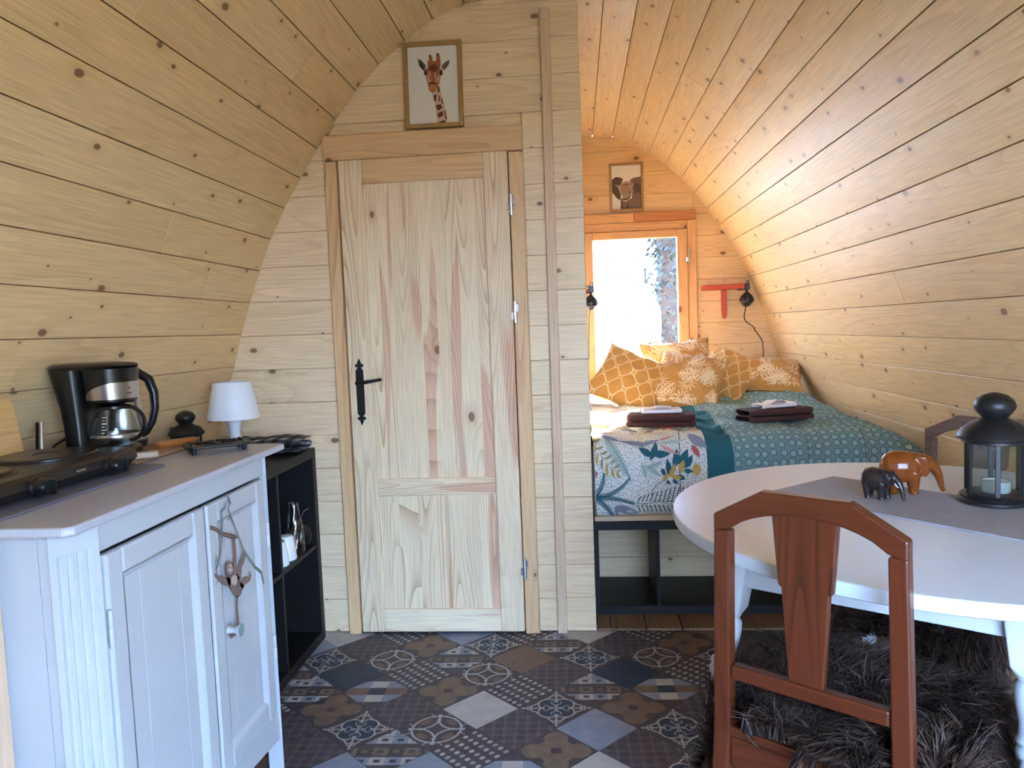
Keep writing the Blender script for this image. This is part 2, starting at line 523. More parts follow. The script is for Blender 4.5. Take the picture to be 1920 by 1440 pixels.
def ring(mb, cx, cy, r, w, a0=0, a1=360, n=28, z=0.0):
    k = max(4, int(n * abs(a1 - a0) / 360))
    for i in range(k):
        t0, t1 = math.radians(a0 + (a1 - a0) * i / k), math.radians(a0 + (a1 - a0) * (i + 1) / k)
        q = [(cx + (r - w / 2) * math.cos(t0), cy + (r - w / 2) * math.sin(t0)), (cx + (r + w / 2) * math.cos(t0), cy + (r + w / 2) * math.sin(t0)),
             (cx + (r + w / 2) * math.cos(t1), cy + (r + w / 2) * math.sin(t1)), (cx + (r - w / 2) * math.cos(t1), cy + (r - w / 2) * math.sin(t1))]
        q = clip_sq(q)
        if q:
            mb.flat(q, z)
def disc(mb, cx, cy, rx, ry=None, n=20, z=0.0, rot=0.0):
    ry = ry or rx
    q = [(rx * math.cos(2 * PI * i / n), ry * math.sin(2 * PI * i / n)) for i in range(n)]
    q = [(cx + x * math.cos(rot) - y * math.sin(rot), cy + x * math.sin(rot) + y * math.cos(rot)) for x, y in q]
    q = clip_sq(q)
    if q:
        mb.flat(q, z)
def strip(mb, pts, w, z=0.0, clip=True):
    for (x0, y0), (x1, y1) in zip(pts, pts[1:]):
        l = math.hypot(x1 - x0, y1 - y0) or 1e-6
        nx, ny = -(y1 - y0) / l * w / 2, (x1 - x0) / l * w / 2
        q = [(x0 + nx, y0 + ny), (x0 - nx, y0 - ny), (x1 - nx, y1 - ny), (x1 + nx, y1 + ny)]
        if clip:
            q = clip_sq(q)
        if q:
            mb.flat(q, z)
def rot45(pts, a=-45):
    c, s = math.cos(math.radians(a)), math.sin(math.radians(a))
    return [(x * c - y * s, x * s + y * c) for x, y in pts]
def wrect(mb, x0, y0, x1, y1, z=0.0):
    """rectangle given along the room's axes, clipped to the (turned) tile"""
    q = clip_sq(rot45([(x0, y0), (x1, y0), (x1, y1), (x0, y1)]))
    if len(q) > 2:
        mb.flat(q, z)
IZ = 0.0004
def inlays():
    """tile kind -> (base material, [(mesh, material)])"""
    r = {}
    t = TS
    # Q : quatrefoil with fleur tips
    fill, lines, inner = MB(), MB(), MB()
    for k in range(4):
        a = math.radians(90 * k)
        cx, cy = 0.20 * t * math.cos(a), 0.20 * t * math.sin(a)
        disc(fill, cx, cy, 0.185 * t, z=IZ)
        ring(lines, cx, cy, 0.19 * t, 0.034 * t, 90 * k - 112, 90 * k + 112, z=2 * IZ)
        # fleur towards the corner
        d = math.radians(90 * k + 45)
        ux, uy = math.cos(d), math.sin(d)
        px, py = -uy, ux
        def P(f, s_):
            return (f * t * ux + s_ * t * px, f * t * uy + s_ * t * py)
        strip(lines, [P(0.30, 0), P(0.62, 0)], 0.034 * t, z=2 * IZ)
        lines.flat(clip_sq([P(0.56, 0), P(0.60, 0.035), P(0.66, 0), P(0.60, -0.035)]), 2 * IZ)
        for sg in (-1, 1):
            strip(lines, [P(0.44, 0), P(0.48, sg * 0.06), P(0.43, sg * 0.11), P(0.36, sg * 0.15), P(0.33, sg * 0.21)], 0.034 * t, z=2 * IZ)
            strip(lines, [P(0.52, 0), P(0.535, sg * 0.05), P(0.50, sg * 0.075)], 0.026 * t, z=2 * IZ)
        strip(inner, [(0, 0), (0.14 * t * math.cos(a + PI / 4), 0.14 * t * math.sin(a + PI / 4))], 0.026 * t, z=2 * IZ)
        e = math.radians(90 * k)
        for sg in (-1, 1):
            q = [(0.05, 0.02 * sg), (0.12, 0.07 * sg), (0.18, 0.05 * sg), (0.23, 0.11 * sg)]
            strip(inner, [(x * t * math.cos(e) - y * t * math.sin(e), x * t * math.sin(e) + y * t * math.cos(e)) for x, y in q], 0.026 * t, z=2 * IZ)
    disc(inner, 0, 0, 0.04 * t, z=2.5 * IZ)
    r['Q'] = (S_DARK, [(fill, S_NAVY), (lines, S_LINE), (inner, S_PALE)])
    # C : interlaced circles
    l, e = MB(), MB()
    ring(l, 0, 0, 0.44 * t, 0.042 * t, z=IZ, n=40)
    for k in range(4):
        a = math.radians(90 * k)
        ring(l, 0.50 * t * math.cos(a), 0.50 * t * math.sin(a), 0.36 * t, 0.040 * t, 90 * k + 110, 90 * k + 250, z=IZ)
        ring(l, 0.62 * t * math.cos(a + PI / 4), 0.62 * t * math.sin(a + PI / 4), 0.20 * t, 0.02 * t, 90 * k + 135, 90 * k + 315, z=IZ)
        disc(e, 0.33 * t * math.cos(a), 0.33 * t * math.sin(a), 0.07 * t, 0.12 * t, rot=a, z=IZ)
        for j in range(3):
            disc(l, (0.30 + 0.05 * (j % 2)) * t * math.cos(a + PI / 4 + 0.12 * (j - 1)), (0.30 + 0.05 * (j % 2)) * t * math.sin(a + PI / 4 + 0.12 * (j - 1)), 0.013 * t, n=8, z=IZ)
    r['C'] = (S_DARK, [(l, S_LINE), (e, S_RUST)])
    # R : rosette with four lobes to the corners
    for key, mt in (('R', S_RUST), ('N', S_SAND)):
        f, c = MB(), MB()
        for k in range(4):
            a = math.radians(90 * k + 45)
            disc(f, 0.37 * t * math.cos(a), 0.37 * t * math.sin(a), 0.21 * t, z=IZ)
        disc(f, 0, 0, 0.34 * t, z=1.5 * IZ)
        c.flat(rot45([(-0.085 * t, -0.085 * t), (0.085 * t, -0.085 * t), (0.085 * t, 0.085 * t), (-0.085 * t, 0.085 * t)]), 2 * IZ)
        r[key] = (S_DARK, [(f, mt), (c, S_DARK)])
    # P : dots
    a_, b_ = MB(), MB()
    for i in range(5):
        for j in range(7):
            x, y = (-0.40 + 0.20 * i) * t, (-0.42 + 0.14 * j) * t
            disc(a_ if (i + j) % 2 else b_, x, y, 0.054 * t, 0.042 * t, n=12, z=IZ)
    r['P'] = (S_DARK, [(a_, S_LINE), (b_, S_PALE)])
    # S : strips of little squares
    w_, k_, o_, g_ = MB(), MB(), MB(), MB()
    d = TS * 0.2
    rows = [(-2.6, 'k'), (-1.5, 'w'), (-0.5, 'd'), (0.5, 'd'), (1.5, 'w')]
    for yb, kind in ((-2.0, 'w'), (-0.6, 'd'), (1.2, 'w'), (2.4, 'w')):
        for i in range(-4, 4):
            x0, y0 = i * 1.35 * d, yb * d
            x1, y1 = x0 + 1.35 * d, y0 + 1.15 * d
            if kind == 'w':
                wrect(w_ if i % 2 else g_, x0, y0, x1, y1, IZ)
                wrect(k_, x0 + 0.4 * d, y0 + 0.35 * d, x1 - 0.4 * d, y1 - 0.35 * d, 2 * IZ)
            else:
                wrect(o_ if i % 2 else k_, x0, y0, x1, y1, IZ)
                wrect(k_ if i % 2 else o_, x0 + 0.4 * d, y0 + 0.35 * d, x1 - 0.4 * d, y1 - 0.35 * d, 2 * IZ)
    r['S'] = (S_DARK, [(w_, S_LINE), (g_, S_BLUE), (k_, S_DARK), (o_, S_SAND)])
    # H : wide hexagon of three bands
    w_, k_, o_, g_ = MB(), MB(), MB(), MB()
    def hexb(mb, x0, x1, y0, y1, s0, s1):
        q = clip_sq(rot45([(x0 + s0, y0), (x1 - s1, y0), (x1, y1), (x0, y1)]))
        if len(q) > 2:
            mb.flat(q, IZ)
    u = TS * 0.24
    for sg in (1, -1):
        y0, y1 = sg * 1.75 * u, sg * 0.6 * u
        for mb, xa, xb, s0, s1 in ((g_, -2.5 * u, -0.7 * u, 1.2 * u, 0.0), (w_, -0.7 * u, 0.7 * u, 0, 0), (g_, 0.7 * u, 2.5 * u, 0.0, 1.2 * u)):
            hexb(mb, xa, xb, y0, y1, s0, s1)
    hexb(o_, -2.5 * u, -0.7 * u, -0.6 * u, 0.6 * u, 0, 0)
    hexb(k_, -0.7 * u, 0.7 * u, -0.6 * u, 0.6 * u, 0, 0)
    hexb(o_, 0.7 * u, 2.5 * u, -0.6 * u, 0.6 * u, 0, 0)
    r['H'] = (S_DARK, [(w_, S_WHITE), (g_, S_BLUE), (o_, S_RUST), (k_, S_NAVY)])
    # G : faint woven grid, along the room's axes
    l = MB()
    for i in range(-3, 4):
        for o2 in (-0.016, 0.016):
            x = (0.2 * i + o2) * t
            for q in ([(x - 0.005 * t, -t), (x + 0.005 * t, -t), (x + 0.005 * t, t), (x - 0.005 * t, t)], [(-t, x - 0.005 * t), (t, x - 0.005 * t), (t, x + 0.005 * t), (-t, x + 0.005 * t)]):
                q = clip_sq(rot45(q))
                if len(q) > 2:
                    l.flat(q, IZ)
    r['G'] = (S_DARK, [(l, S_LINE2)])
    r['W'] = (S_WHITE, [])
    r['B'] = (S_BLUE, [])
    r['D'] = (S_TEAL, [])
    r['O'] = (S_RUST, [])
    return r
INL = inlays()
TILE_ME, INL_ME = {}, {}
for k, (bm_, ls) in INL.items():
    TILE_ME[k] = MB().box((-hs, -hs, -0.004), (hs, hs, 0.0)).mesh('tile', bm_)
    INL_ME[k] = [mb.mesh('inlay', mt) for mb, mt in ls if mb.f]
tmap = {}
for it in "Q-2,6 Q-3,3 Q1,4 C-1,5 C-2,2 C0,3 W-1,7 W-1,2 R0,5 N-1,3 R-3,4 D-2,5 P0,6 P-1,4 P-2,1 H-2,4 S0,4 S-3,5 S-3,2 G-1,6 G-2,3 G-4,3 B1,5 Q2,2 Q0,1 Q1,-1 O1,3 R1,0 N-1,0 R4,1 C3,1 S1,1 S2,3 G1,2 G3,2 G-1,1 G0,-1 D2,1 H2,0 W3,3 B0,0 P4,2 P3,0 P0,2 W-1,-1 B-3,1 Q4,0 C4,-1 G5,0 G-4,4 B-4,2 H-2,0 P1,-2 G2,-1 P-4,1 H-3,0".split():
    i, j = it[1:].split(',')
    tmap[(int(i), int(j))] = it[0]
th = math.radians(1.5)
o0 = Vector((0.019, 2.296, 0)) + Vector((0.0, 0.0, 0))
dd = 0.256
seq = 'GQRSPWCDHGNBQPGCRS'
for i in range(-18, 14):
    for j in range(-18, 14):
        a, b = (i + 0.067 - (j + 0.041)) / 2 * dd, (i + 0.067 + j + 0.041) / 2 * dd
        x = o0.x + a * math.cos(th) - b * math.sin(th)
        y = o0.y + a * math.sin(th) + b * math.cos(th)
        hh = dd / 2
        if y > YP + hh - 0.02 or y < 0.55 or abs(x - PC) > 1.45:
            continue
        k = tmap.get((i, j)) or seq[(i * 5 + j * 3) % len(seq)]
        # clip tiles that run past the edge of the sheet at the partition: they slide under the deck strip and the wall
        tl = link('tile', TILE_ME[k], fl, (x, y, 0.0), PI / 4 + th)
        for me in INL_ME[k]:
            link('inlay', me, tl)
# deck boards in front of the bed
for k in range(11):
    x0 = 0.045 + 0.147 * k - (0.09 if k else 0)
    x1 = min(0.045 + 0.147 * (k + 1) - 0.09, 1.46)
    if x1 - x0 < 0.03:
        continue
    MB().box((-0.25, -(x1 - x0) / 2 + 0.002, 0), (0.25, (x1 - x0) / 2 - 0.002, 0.010)).build('plank', DECK, fl, bevel=0.002, M=basis((0, 1, 0), (-1, 0, 0), (0, 0, 1), ((x0 + x1) / 2, 3.075 + 0.25, 0.0016)))

# ------------------------------------------------------------------ curved walls and ceiling
def shell(name, s0, s1):
    mb = MB()
    n = 26
    ins, outs = [], []
    for k in range(n + 1):
        s = s0 + (s1 - s0) * k / n
        p = pos(s)
        q = pos(s + 0.01) - pos(s - 0.01)
        nrm = Vector((q.z, 0, -q.x)).normalized()   # inward
        if (Vector((PC, 0, 1.2)) - p).dot(nrm) < 0:
            nrm = -nrm
        ins.append(p - nrm * 0.021)
        outs.append(p - nrm * 0.07)
    vs, fs = [], []
    for y in (Y0, Y1 + 0.06):
        for p in ins:
            vs.append((p.x, y, p.z))
        for p in outs:
            vs.append((p.x, y, p.z))
    m = n + 1
    for k in range(n):
        fs += [(k, k + 1, 2 * m + k + 1, 2 * m + k), (m + k, 3 * m + k, 3 * m + k + 1, m + k + 1), (k, m + k, m + k + 1, k + 1), (2 * m + k, 2 * m + k + 1, 3 * m + k + 1, 3 * m + k)]
    fs += [(0, 2 * m, 3 * m, m), (n, m + n, 3 * m + n, 2 * m + n)]
    mb.add(vs, fs)
    return tag(mb.build(name, simple(name + '_backing', (120, 92, 62), 0.8)), kind='structure')
S_TOP = 0.90
wl = shell('wall_left', -SMAX, -S_TOP)
cl = shell('ceiling', -S_TOP, S_TOP)
wr = shell('wall_right', S_TOP, SMAX)
def board(poly, th_, mat_, parent, M, bev=0.0025, name='plank'):
    return MB().prism(poly, -th_, 0.0).build(name, mat_, parent, bevel=bev, M=M)
rp = random.Random(5)
for s0, s1 in zip(allj, allj[1:]):
    a, b = pos(s0), pos(s1)
    w = (b - a).length
    if w < 0.02:
        continue
    ey = (b - a).normalized()
    ex = Vector((0, 1, 0))
    ez = ex.cross(ey)
    mid = (a + b) / 2
    if (Vector((PC, 0, 1.2)) - mid).dot(ez) < 0:
        ey = -ey
        ez = -ez
    sm = (s0 + s1) / 2
    par = wl if sm < -S_TOP else (wr if sm > S_TOP else cl)
    cuts = [Y0, rp.uniform(0.2, 3.2), Y1 + 0.02]
    if rp.random() < 0.45:
        cuts.insert(2, rp.uniform(3.6, 4.9))
    for c0, c1 in zip(cuts, cuts[1:]):
        L = c1 - c0
        jit = rp.uniform(-0.0006, 0.0006)
        board([(-L / 2 + 0.0004, -w / 2 + 0.0012), (L / 2 - 0.0004, -w / 2 + 0.0012), (L / 2 - 0.0004, w / 2 - 0.0012), (-L / 2 + 0.0004, w / 2 - 0.0012)], 0.02, WALL, par,
              basis(ex, ey, ez, mid + Vector((0, (c0 + c1) / 2, 0)) + ez * jit), bev=0.0014)

# ------------------------------------------------------------------ bathroom partition
def xl(z): return PC - half_w(z) - 0.012
def xr(z): return PC + half_w(z) + 0.012
XE = 0.042     # free edge of the partition
core = MB()
def arch_poly(x0, x1, z0, z1, n=40):
    """region of the pod section between x0..x1 and z0..z1 (None = follow the arch)"""
    zs = [z0 + (z1 - z0) * k / n for k in range(n + 1)]
    lft = [(x0 if x0 is not None else xl(z), z) for z in zs]
    rgt = [(x1 if x1 is not None else xr(z), z) for z in zs]
    rgt = [(max(a[0], b[0] + 0.003), a[1]) for a, b in zip(rgt, lft)]
    return rgt + lft[::-1]
MW = basis((1, 0, 0), (0, 0, 1), (0, -1, 0), (0, 0, 0))   # local xy -> world xz, local z -> towards camera
core.prism(arch_poly(None, -0.96, 0, 2.06), -(YP + 0.034), -(YP + 0.022), MW)
core.prism(arch_poly(-0.24, XE - 0.001, 0, 2.06), -(YP + 0.034), -(YP + 0.022), MW)
core.prism(arch_poly(None, XE - 0.001, 2.06, 2.60), -(YP + 0.034), -(YP + 0.022), MW)
wp = tag(core.build('wall_partition', PART), kind='structure')
PH = 0.142
def hplank(x0, x1, z0, z1, yface, mat_, parent, th_=0.02, face=-1, fn_l=None, fn_r=None):
    """horizontal wall board; ends follow fn_l / fn_r where given"""
    zm = (z0 + z1) / 2
    g = 0.0006
    nz_ = 8 if (fn_l or fn_r) else 1
    zz = [z0 + g + (z1 - z0 - 2 * g) * q / nz_ for q in range(nz_ + 1)]
    r_ = [(fn_r(z) if fn_r else x1, z) for z in zz]
    l_ = [(fn_l(z) if fn_l else x0, z) for z in zz]
    if max(a[0] - b[0] for a, b in zip(r_, l_)) < 0.012:
        return
    r_ = [(max(a[0], b[0] + 0.004), a[1]) for a, b in zip(r_, l_)]
    cx = (sum(p[0] for p in r_) + sum(p[0] for p in l_)) / (2 * len(zz))
    poly = [(x - cx, z - zm) for x, z in r_ + l_[::-1]]
    board(poly, th_, mat_, parent, basis((1, 0, 0), (0, 0, 1), (0, -1, 0), (cx, yface + rp.uniform(-0.0005, 0.0005), zm)), bev=0.002)
FX0, FX1 = -1.008, -0.194       # door frame outside
k = 0
while True:
    z0, z1 = 0.004 + PH * k, 0.004 + PH * (k + 1)
    if z0 > 2.55:
        break
    z1 = min(z1, 2.602)
    if z1 <= 2.0:
        hplank(None, FX0, z0, z1, YP, PART, wp, fn_l=xl)
        hplank(FX1, XE, z0, z1, YP, PART, wp)
    elif z0 < 2.0:
        hplank(None, FX0, z0, z1, YP, PART, wp, fn_l=xl)
        hplank(FX1, XE, z0, z1, YP, PART, wp)
    else:
        hplank(None, XE, z0, z1, YP, PART, wp, fn_l=xl)
    k += 1
# wall between the bathroom and the bed alcove (seen edge-on)
ws = MB().box((0.006, YP + 0.036, 0), (0.020, Y1, 2.60)).build('wall_alcove', PART)
tag(ws, kind='structure')
k = 0
while 0.004 + PH * k < 2.55:
    z0, z1 = 0.004 + PH * k, min(0.004 + PH * (k + 1), 2.60)
    L = Y1 - YP - 0.05
    board([(-L / 2, -(z1 - z0) / 2 + 0.0006), (L / 2, -(z1 - z0) / 2 + 0.0006), (L / 2, (z1 - z0) / 2 - 0.0006), (-L / 2, (z1 - z0) / 2 - 0.0006)], 0.02, PART, ws,
          basis((0, 1, 0), (0, 0, 1), (1, 0, 0), (0.041, (Y1 + YP + 0.05) / 2, (z0 + z1) / 2)), bev=0.002)
    k += 1
# batten on the partition
bt = MB().box((-1.26, -0.019, 0), (1.26, 0.019, 0.022)).build('trim_1', BATTEN, bevel=0.002, M=basis((0.004, 0, 1), (-1, 0, 0.004), (0, -1, 0), (-0.093, YP - 0.001, 1.262)))
tag(bt, kind='structure')

# door: frame and leaf
dr = D.objects.new('door_1', None)
COL.objects.link(dr)
dr.location = (0, YP, 0)
tag(dr, kind='structure')
def vboard(name, x0, x1, z0, z1, y0, y1, mat_, parent, bev=0.003, vertical=True):
    """board in the wall plane, local X along the grain; y is towards the room when negative"""
    cx, cz = (x0 + x1) / 2, (z0 + z1) / 2
    if vertical:
        L, w = (z1 - z0) / 2, (x1 - x0) / 2
        M = basis((0, 0, 1), (-1, 0, 0), (0, -1, 0), (cx, y1, cz))
        # local z from 0 (back, y1) to y1-y0
        return MB().box((-L, -w, 0), (L, w, y1 - y0)).build(name, mat_, parent, bevel=bev, M=M)
    L, w = (x1 - x0) / 2, (z1 - z0) / 2
    M = basis((1, 0, 0), (0, 0, 1), (0, -1, 0), (cx, y1, cz))
    return MB().box((-L, -w, 0), (L, w, y1 - y0)).build(name, mat_, parent, bevel=bev, M=M)
vboard('frame_post', FX0, -0.958, 0.0, 1.982, -0.018, 0.03, FRAMEW, dr)
vboard('frame_post', -0.252, FX1, 0.0, 1.98, -0.018, 0.03, FRAMEW, dr)
vboard('frame_head', FX0 - 0.002, FX1, 1.984, 2.084, -0.022, 0.03, FRAMEW, dr, vertical=False)
vboard('door_stop', -0.958, -0.945, 0.0, 1.982, 0.0, 0.03, FRAMEW, dr, bev=0.001)
vboard('threshold', -0.957, -0.253, 0.0, 0.010, -0.004, 0.03, BWOOD, dr, bev=0.001, vertical=False)
LX0, LX1, LZ0, LZ1 = -0.948, -0.256, 0.012, 1.982
SW = 0.098
leafy0, leafy1 = -0.026, 0.012
vboard('stile', LX0, LX0 + SW, LZ0, LZ1, leafy0, leafy1, DOORW, dr)
vboard('stile', LX1 - SW, LX1, LZ0, LZ1, leafy0, leafy1, DOORW, dr)
vboard('rail', LX0 + SW, LX1 - SW, LZ1 - 0.098, LZ1, leafy0 + 0.001, leafy1, FRAMEW, dr, vertical=False)
vboard('rail', LX0 + SW, LX1 - SW, 0.595, 0.668, leafy0 + 0.001, leafy1, DOORW, dr, vertical=False)
vboard('rail', LX0 + SW, LX1 - SW, LZ0, LZ0 + 0.098, leafy0 + 0.001, leafy1, DOORW, dr, vertical=False)
rd = random.Random(23)
for z0, z1 in ((0.110, 0.595), (0.668, LZ1 - 0.098)):
    xs = [LX0 + SW]
    while xs[-1] < LX1 - SW - 0.03:
        xs.append(xs[-1] + rd.uniform(0.045, 0.085))
    xs[-1] = LX1 - SW
    for a, b in zip(xs, xs[1:]):
        vboard('panel_board', a, b, z0, z1, -0.014, 0.004, DOORW, dr, bev=0.0004)
# hinges
for zc in (1.768, 1.341, 0.284):
    h = MB()
    h.tube([(-0.246, -0.034, zc - 0.042), (-0.246, -0.034, zc + 0.042)], 0.0075, 10)
    h.tube([(-0.246, -0.034, zc - 0.003), (-0.246, -0.034, zc + 0.003)], 0.0088, 10)
    h.box((-0.262, -0.031, zc - 0.03), (-0.246, -0.027, zc + 0.0))
    h.box((-0.246, -0.031, zc + 0.0), (-0.232, -0.020, zc + 0.03))
    h.build('hinge', CHROME, dr, smooth=True)
# black iron handle plate
def mirror(pts): return pts + [(-x, y) for x, y in reversed(pts) if abs(x) > 1e-6]
hp = [(0.0, 0.140), (0.005, 0.128), (0.008, 0.122), (0.006, 0.116), (0.012, 0.118), (0.018, 0.112), (0.017, 0.105), (0.011, 0.104), (0.007, 0.100), (0.012, 0.096), (0.016, 0.088), (0.0165, 0.0)]
half_r = hp + [(x, -y) for x, y in reversed(hp[:-1])]
plate = mirror(half_r)
hm = MB().prism(plate, 0, 0.004, basis((1, 0, 0), (0, 0, 1), (0, -1, 0), (-0.902, leafy0, 1.036)))
hnd = hm.build('handle_plate', HANDLE, dr, bevel=0.0008)
lv = MB()
lv.tube([(-0.902, leafy0 - 0.004, 1.075), (-0.902, leafy0 - 0.045, 1.075)], 0.009, 12)
lv.tube([(-0.906, leafy0 - 0.044, 1.075), (-0.87, leafy0 - 0.046, 1.078), (-0.835, leafy0 - 0.044, 1.083), (-0.80, leafy0 - 0.043, 1.088)], [0.008, 0.0075, 0.0065, 0.007], 10)
lv.lathe([(0.014, 0), (0.014, 0.004), (0.011, 0.007)], 16, basis((1, 0, 0), (0, 0, 1), (0, -1, 0), (-0.902, leafy0 - 0.003, 1.075)))
lv.build('lever', HANDLE, hnd, smooth=True)
kh = MB().box((-0.904, leafy0 - 0.0048, 0.992), (-0.900, leafy0 - 0.0035, 1.004)).build('keyhole', BLACK, hnd)

# ------------------------------------------------------------------ back wall with its window
YB = Y1
WX0, WX1, WZ0, WZ1 = 0.045, 0.845, 0.86, 1.985      # outside of the window frame
bk = MB()
bk.prism(arch_poly(None, WX0 + 0.02, 0, 2.02), -(YB + 0.05), -(YB + 0.022), MW)
bk.prism(arch_poly(WX1 - 0.02, None, 0, 2.02), -(YB + 0.05), -(YB + 0.022), MW)
bk.prism(arch_poly(WX0 + 0.02, WX1 - 0.02, 0, WZ0 + 0.02), -(YB + 0.05), -(YB + 0.022), MW)
bk.prism(arch_poly(WX0 + 0.02, WX1 - 0.02, 1.96, 2.02), -(YB + 0.05), -(YB + 0.022), MW)
bk.prism(arch_poly(None, None, 2.02, 2.60), -(YB + 0.05), -(YB + 0.022), MW)
wbk = tag(bk.build('wall_back', BACK), kind='structure')
k = 0
BH = 0.152
while 0.05 + BH * k < 2.58:
    z0, z1 = 0.05 + BH * k, min(0.05 + BH * (k + 1), 2.602)
    if z1 > WZ0 + 0.02 and z0 < 2.05:
        hplank(None, WX0 + 0.01, z0, z1, YB, BACK, wbk, fn_l=lambda z: 0.03)
        hplank(WX1 - 0.01, None, z0, z1, YB, BACK, wbk, fn_r=xr)
        if z1 > 2.06:
            hplank(WX0 + 0.01, WX1 - 0.01, max(z0, 2.05), z1, YB, BACK, wbk)
        if z0 < WZ0:
            hplank(WX0 + 0.01, WX1 - 0.01, z0, min(z1, WZ0), YB, BACK, wbk)
    else:
        hplank(None, None, z0, z1, YB, BACK, wbk, fn_l=lambda z: 0.03, fn_r=xr)
    k += 1
wn = D.objects.new('window_1', None)
COL.objects.link(wn)
wn.location = (0, YB, 0)
tag(wn, kind='structure')
vboard('frame_post', WX0, WX0 + 0.062, WZ0, WZ1 - 0.06, -0.022, 0.07, ORANGE, wn)
vboard('frame_post', WX1 - 0.062, WX1, WZ0, WZ1 - 0.0, -0.022, 0.07, ORANGE, wn)
vboard('frame_head', WX0, WX1 - 0.062, WZ1 - 0.06, WZ1, -0.022, 0.07, ORANGE, wn, vertical=False)
vboard('frame_sill', WX0, WX1, WZ0 - 0.05, WZ0, -0.03, 0.07, ORANGE, wn, vertical=False)
vboard('head_trim', WX0 + 0.03, 0.42, 1.987, 2.05, -0.026, 0.0, ORANGE, wn, vertical=False)
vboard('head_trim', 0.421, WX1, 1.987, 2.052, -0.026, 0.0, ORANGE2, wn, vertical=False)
GX0, GX1, GZ0, GZ1 = 0.128, 0.712, 0.93, 1.872
vboard('sash_stile', WX0 + 0.03, GX0, WZ0 + 0.001, WZ1 - 0.062, -0.034, 0.03, ORANGE, wn)
vboard('sash_stile', GX1, WX1 - 0.064, WZ0 + 0.001, WZ1 - 0.062, -0.034, 0.03, ORANGE, wn)
vboard('sash_rail', GX0, GX1, GZ1, WZ1 - 0.062, -0.033, 0.03, ORANGE, wn, vertical=False)
vboard('sash_rail', GX0, GX1, WZ0 + 0.001, GZ0, -0.033, 0.03, ORANGE, wn, vertical=False)
MB().box((GX0 - 0.005, 0.006, GZ0 - 0.005), (GX1 + 0.005, 0.010, GZ1 + 0.005)).build('pane', PANE, wn)
for zc in (1.735, 1.10):
    h = MB()
    h.tube([(0.789, -0.037, zc - 0.05), (0.789, -0.037, zc + 0.05)], 0.007, 10)
    h.tube([(0.789, -0.037, zc - 0.055), (0.789, -0.037, zc - 0.045)], 0.009, 10)
    h.tube([(0.789, -0.037, zc + 0.045), (0.789, -0.037, zc + 0.06)], 0.009, 10)
    h.box((0.770, -0.037, zc - 0.04), (0.789, -0.033, zc - 0.01))
    h.build('hinge', CHROME, wn, smooth=True)

# front wall behind the viewer, unseen; entrance opening sized and placed to steer daylight
fr_ = MB()
fr_.prism(arch_poly(None, 0.08, 0, 1.86), -(Y0 + 0.0), -(Y0 - 0.05), MW)
fr_.prism(arch_poly(1.25, None, 0, 1.86), -(Y0 + 0.0), -(Y0 - 0.05), MW)
fr_.prism(arch_poly(None, None, 1.86, 2.60), -(Y0 + 0.0), -(Y0 - 0.05), MW)
wf = tag(fr_.build('wall_front', WALL), kind='structure')
# pine board standing against the end of the sideboard, at the left edge of the view
ps = MB().box((-0.465, -0.045, 0), (0.465, 0.045, 0.04)).build('trim_2', BATTEN, bevel=0.003, M=basis((0, 0, 1), (-1, 0, 0), (0, -1, 0), (-1.071, 1.212, 0.467)))
tag(ps, kind='structure')

# ================================================================== white cabinet
cab = thing('sideboard', 'white painted sideboard with fluted corner posts and a hanging monkey painted on its door', 'cabinet', (-0.90, 1.67, 0))
# local: x towards the room (front face x=0), y along the wall, z up
CY0, CY1 = -0.455, 0.465
def cbox(name, lo, hi, mat_=WHITE, parent=cab, bev=0.003):
    return MB().box(lo, hi).build(name, mat_, parent, bevel=bev)
tp = [(-0.545, CY0 - 0.02), (0.008, CY0 - 0.02), (0.024, CY0 - 0.006), (0.026, CY1 + 0.006), (0.012, CY1 + 0.02), (-0.545, CY1 + 0.02)]
MB().prism(tp, 0.942, 0.960).build('top', CREAMT, cab, bevel=0.005, seg=2)
cbox('side_panel', (-0.52, CY0 + 0.012, 0.10), (-0.062, CY0 + 0.030, 0.942))
cbox('side_panel', (-0.52, CY1 - 0.030, 0.10), (-0.062, CY1 - 0.012, 0.942))
cbox('side_stile', (-0.060, CY0 + 0.006, 0.06), (-0.030, CY0 + 0.032, 0.942))
cbox('side_stile', (-0.060, CY1 - 0.032, 0.06), (-0.030, CY1 - 0.006, 0.942))
cbox('back_panel', (-0.53, CY0 + 0.012, 0.10), (-0.522, CY1 - 0.012, 0.942))
cbox('bottom_panel', (-0.52, CY0 + 0.03, 0.17), (-0.03, CY1 - 0.03, 0.188))
cbox('top_rail', (-0.020, CY0 + 0.085, 0.884), (-0.003, CY1 - 0.085, 0.942))
def arc_skirt():
    p = [(CY0 + 0.08, 0.186), (CY1 - 0.08, 0.186), (CY1 - 0.08, 0.100)]
    for k in range(1, 8):
        y = CY1 - 0.08 - (CY1 - CY0 - 0.16) * k / 8
        p.append((y, 0.100 + 0.03 * math.sin(PI * k / 8)))
    p.append((CY0 + 0.08, 0.100))
    return p
MB().prism(arc_skirt(), -0.016, 0.0, basis((0, 1, 0), (0, 0, 1), (1, 0, 0), (-0.002, 0, 0))).build('bottom_rail', WHITE, cab, bevel=0.003)
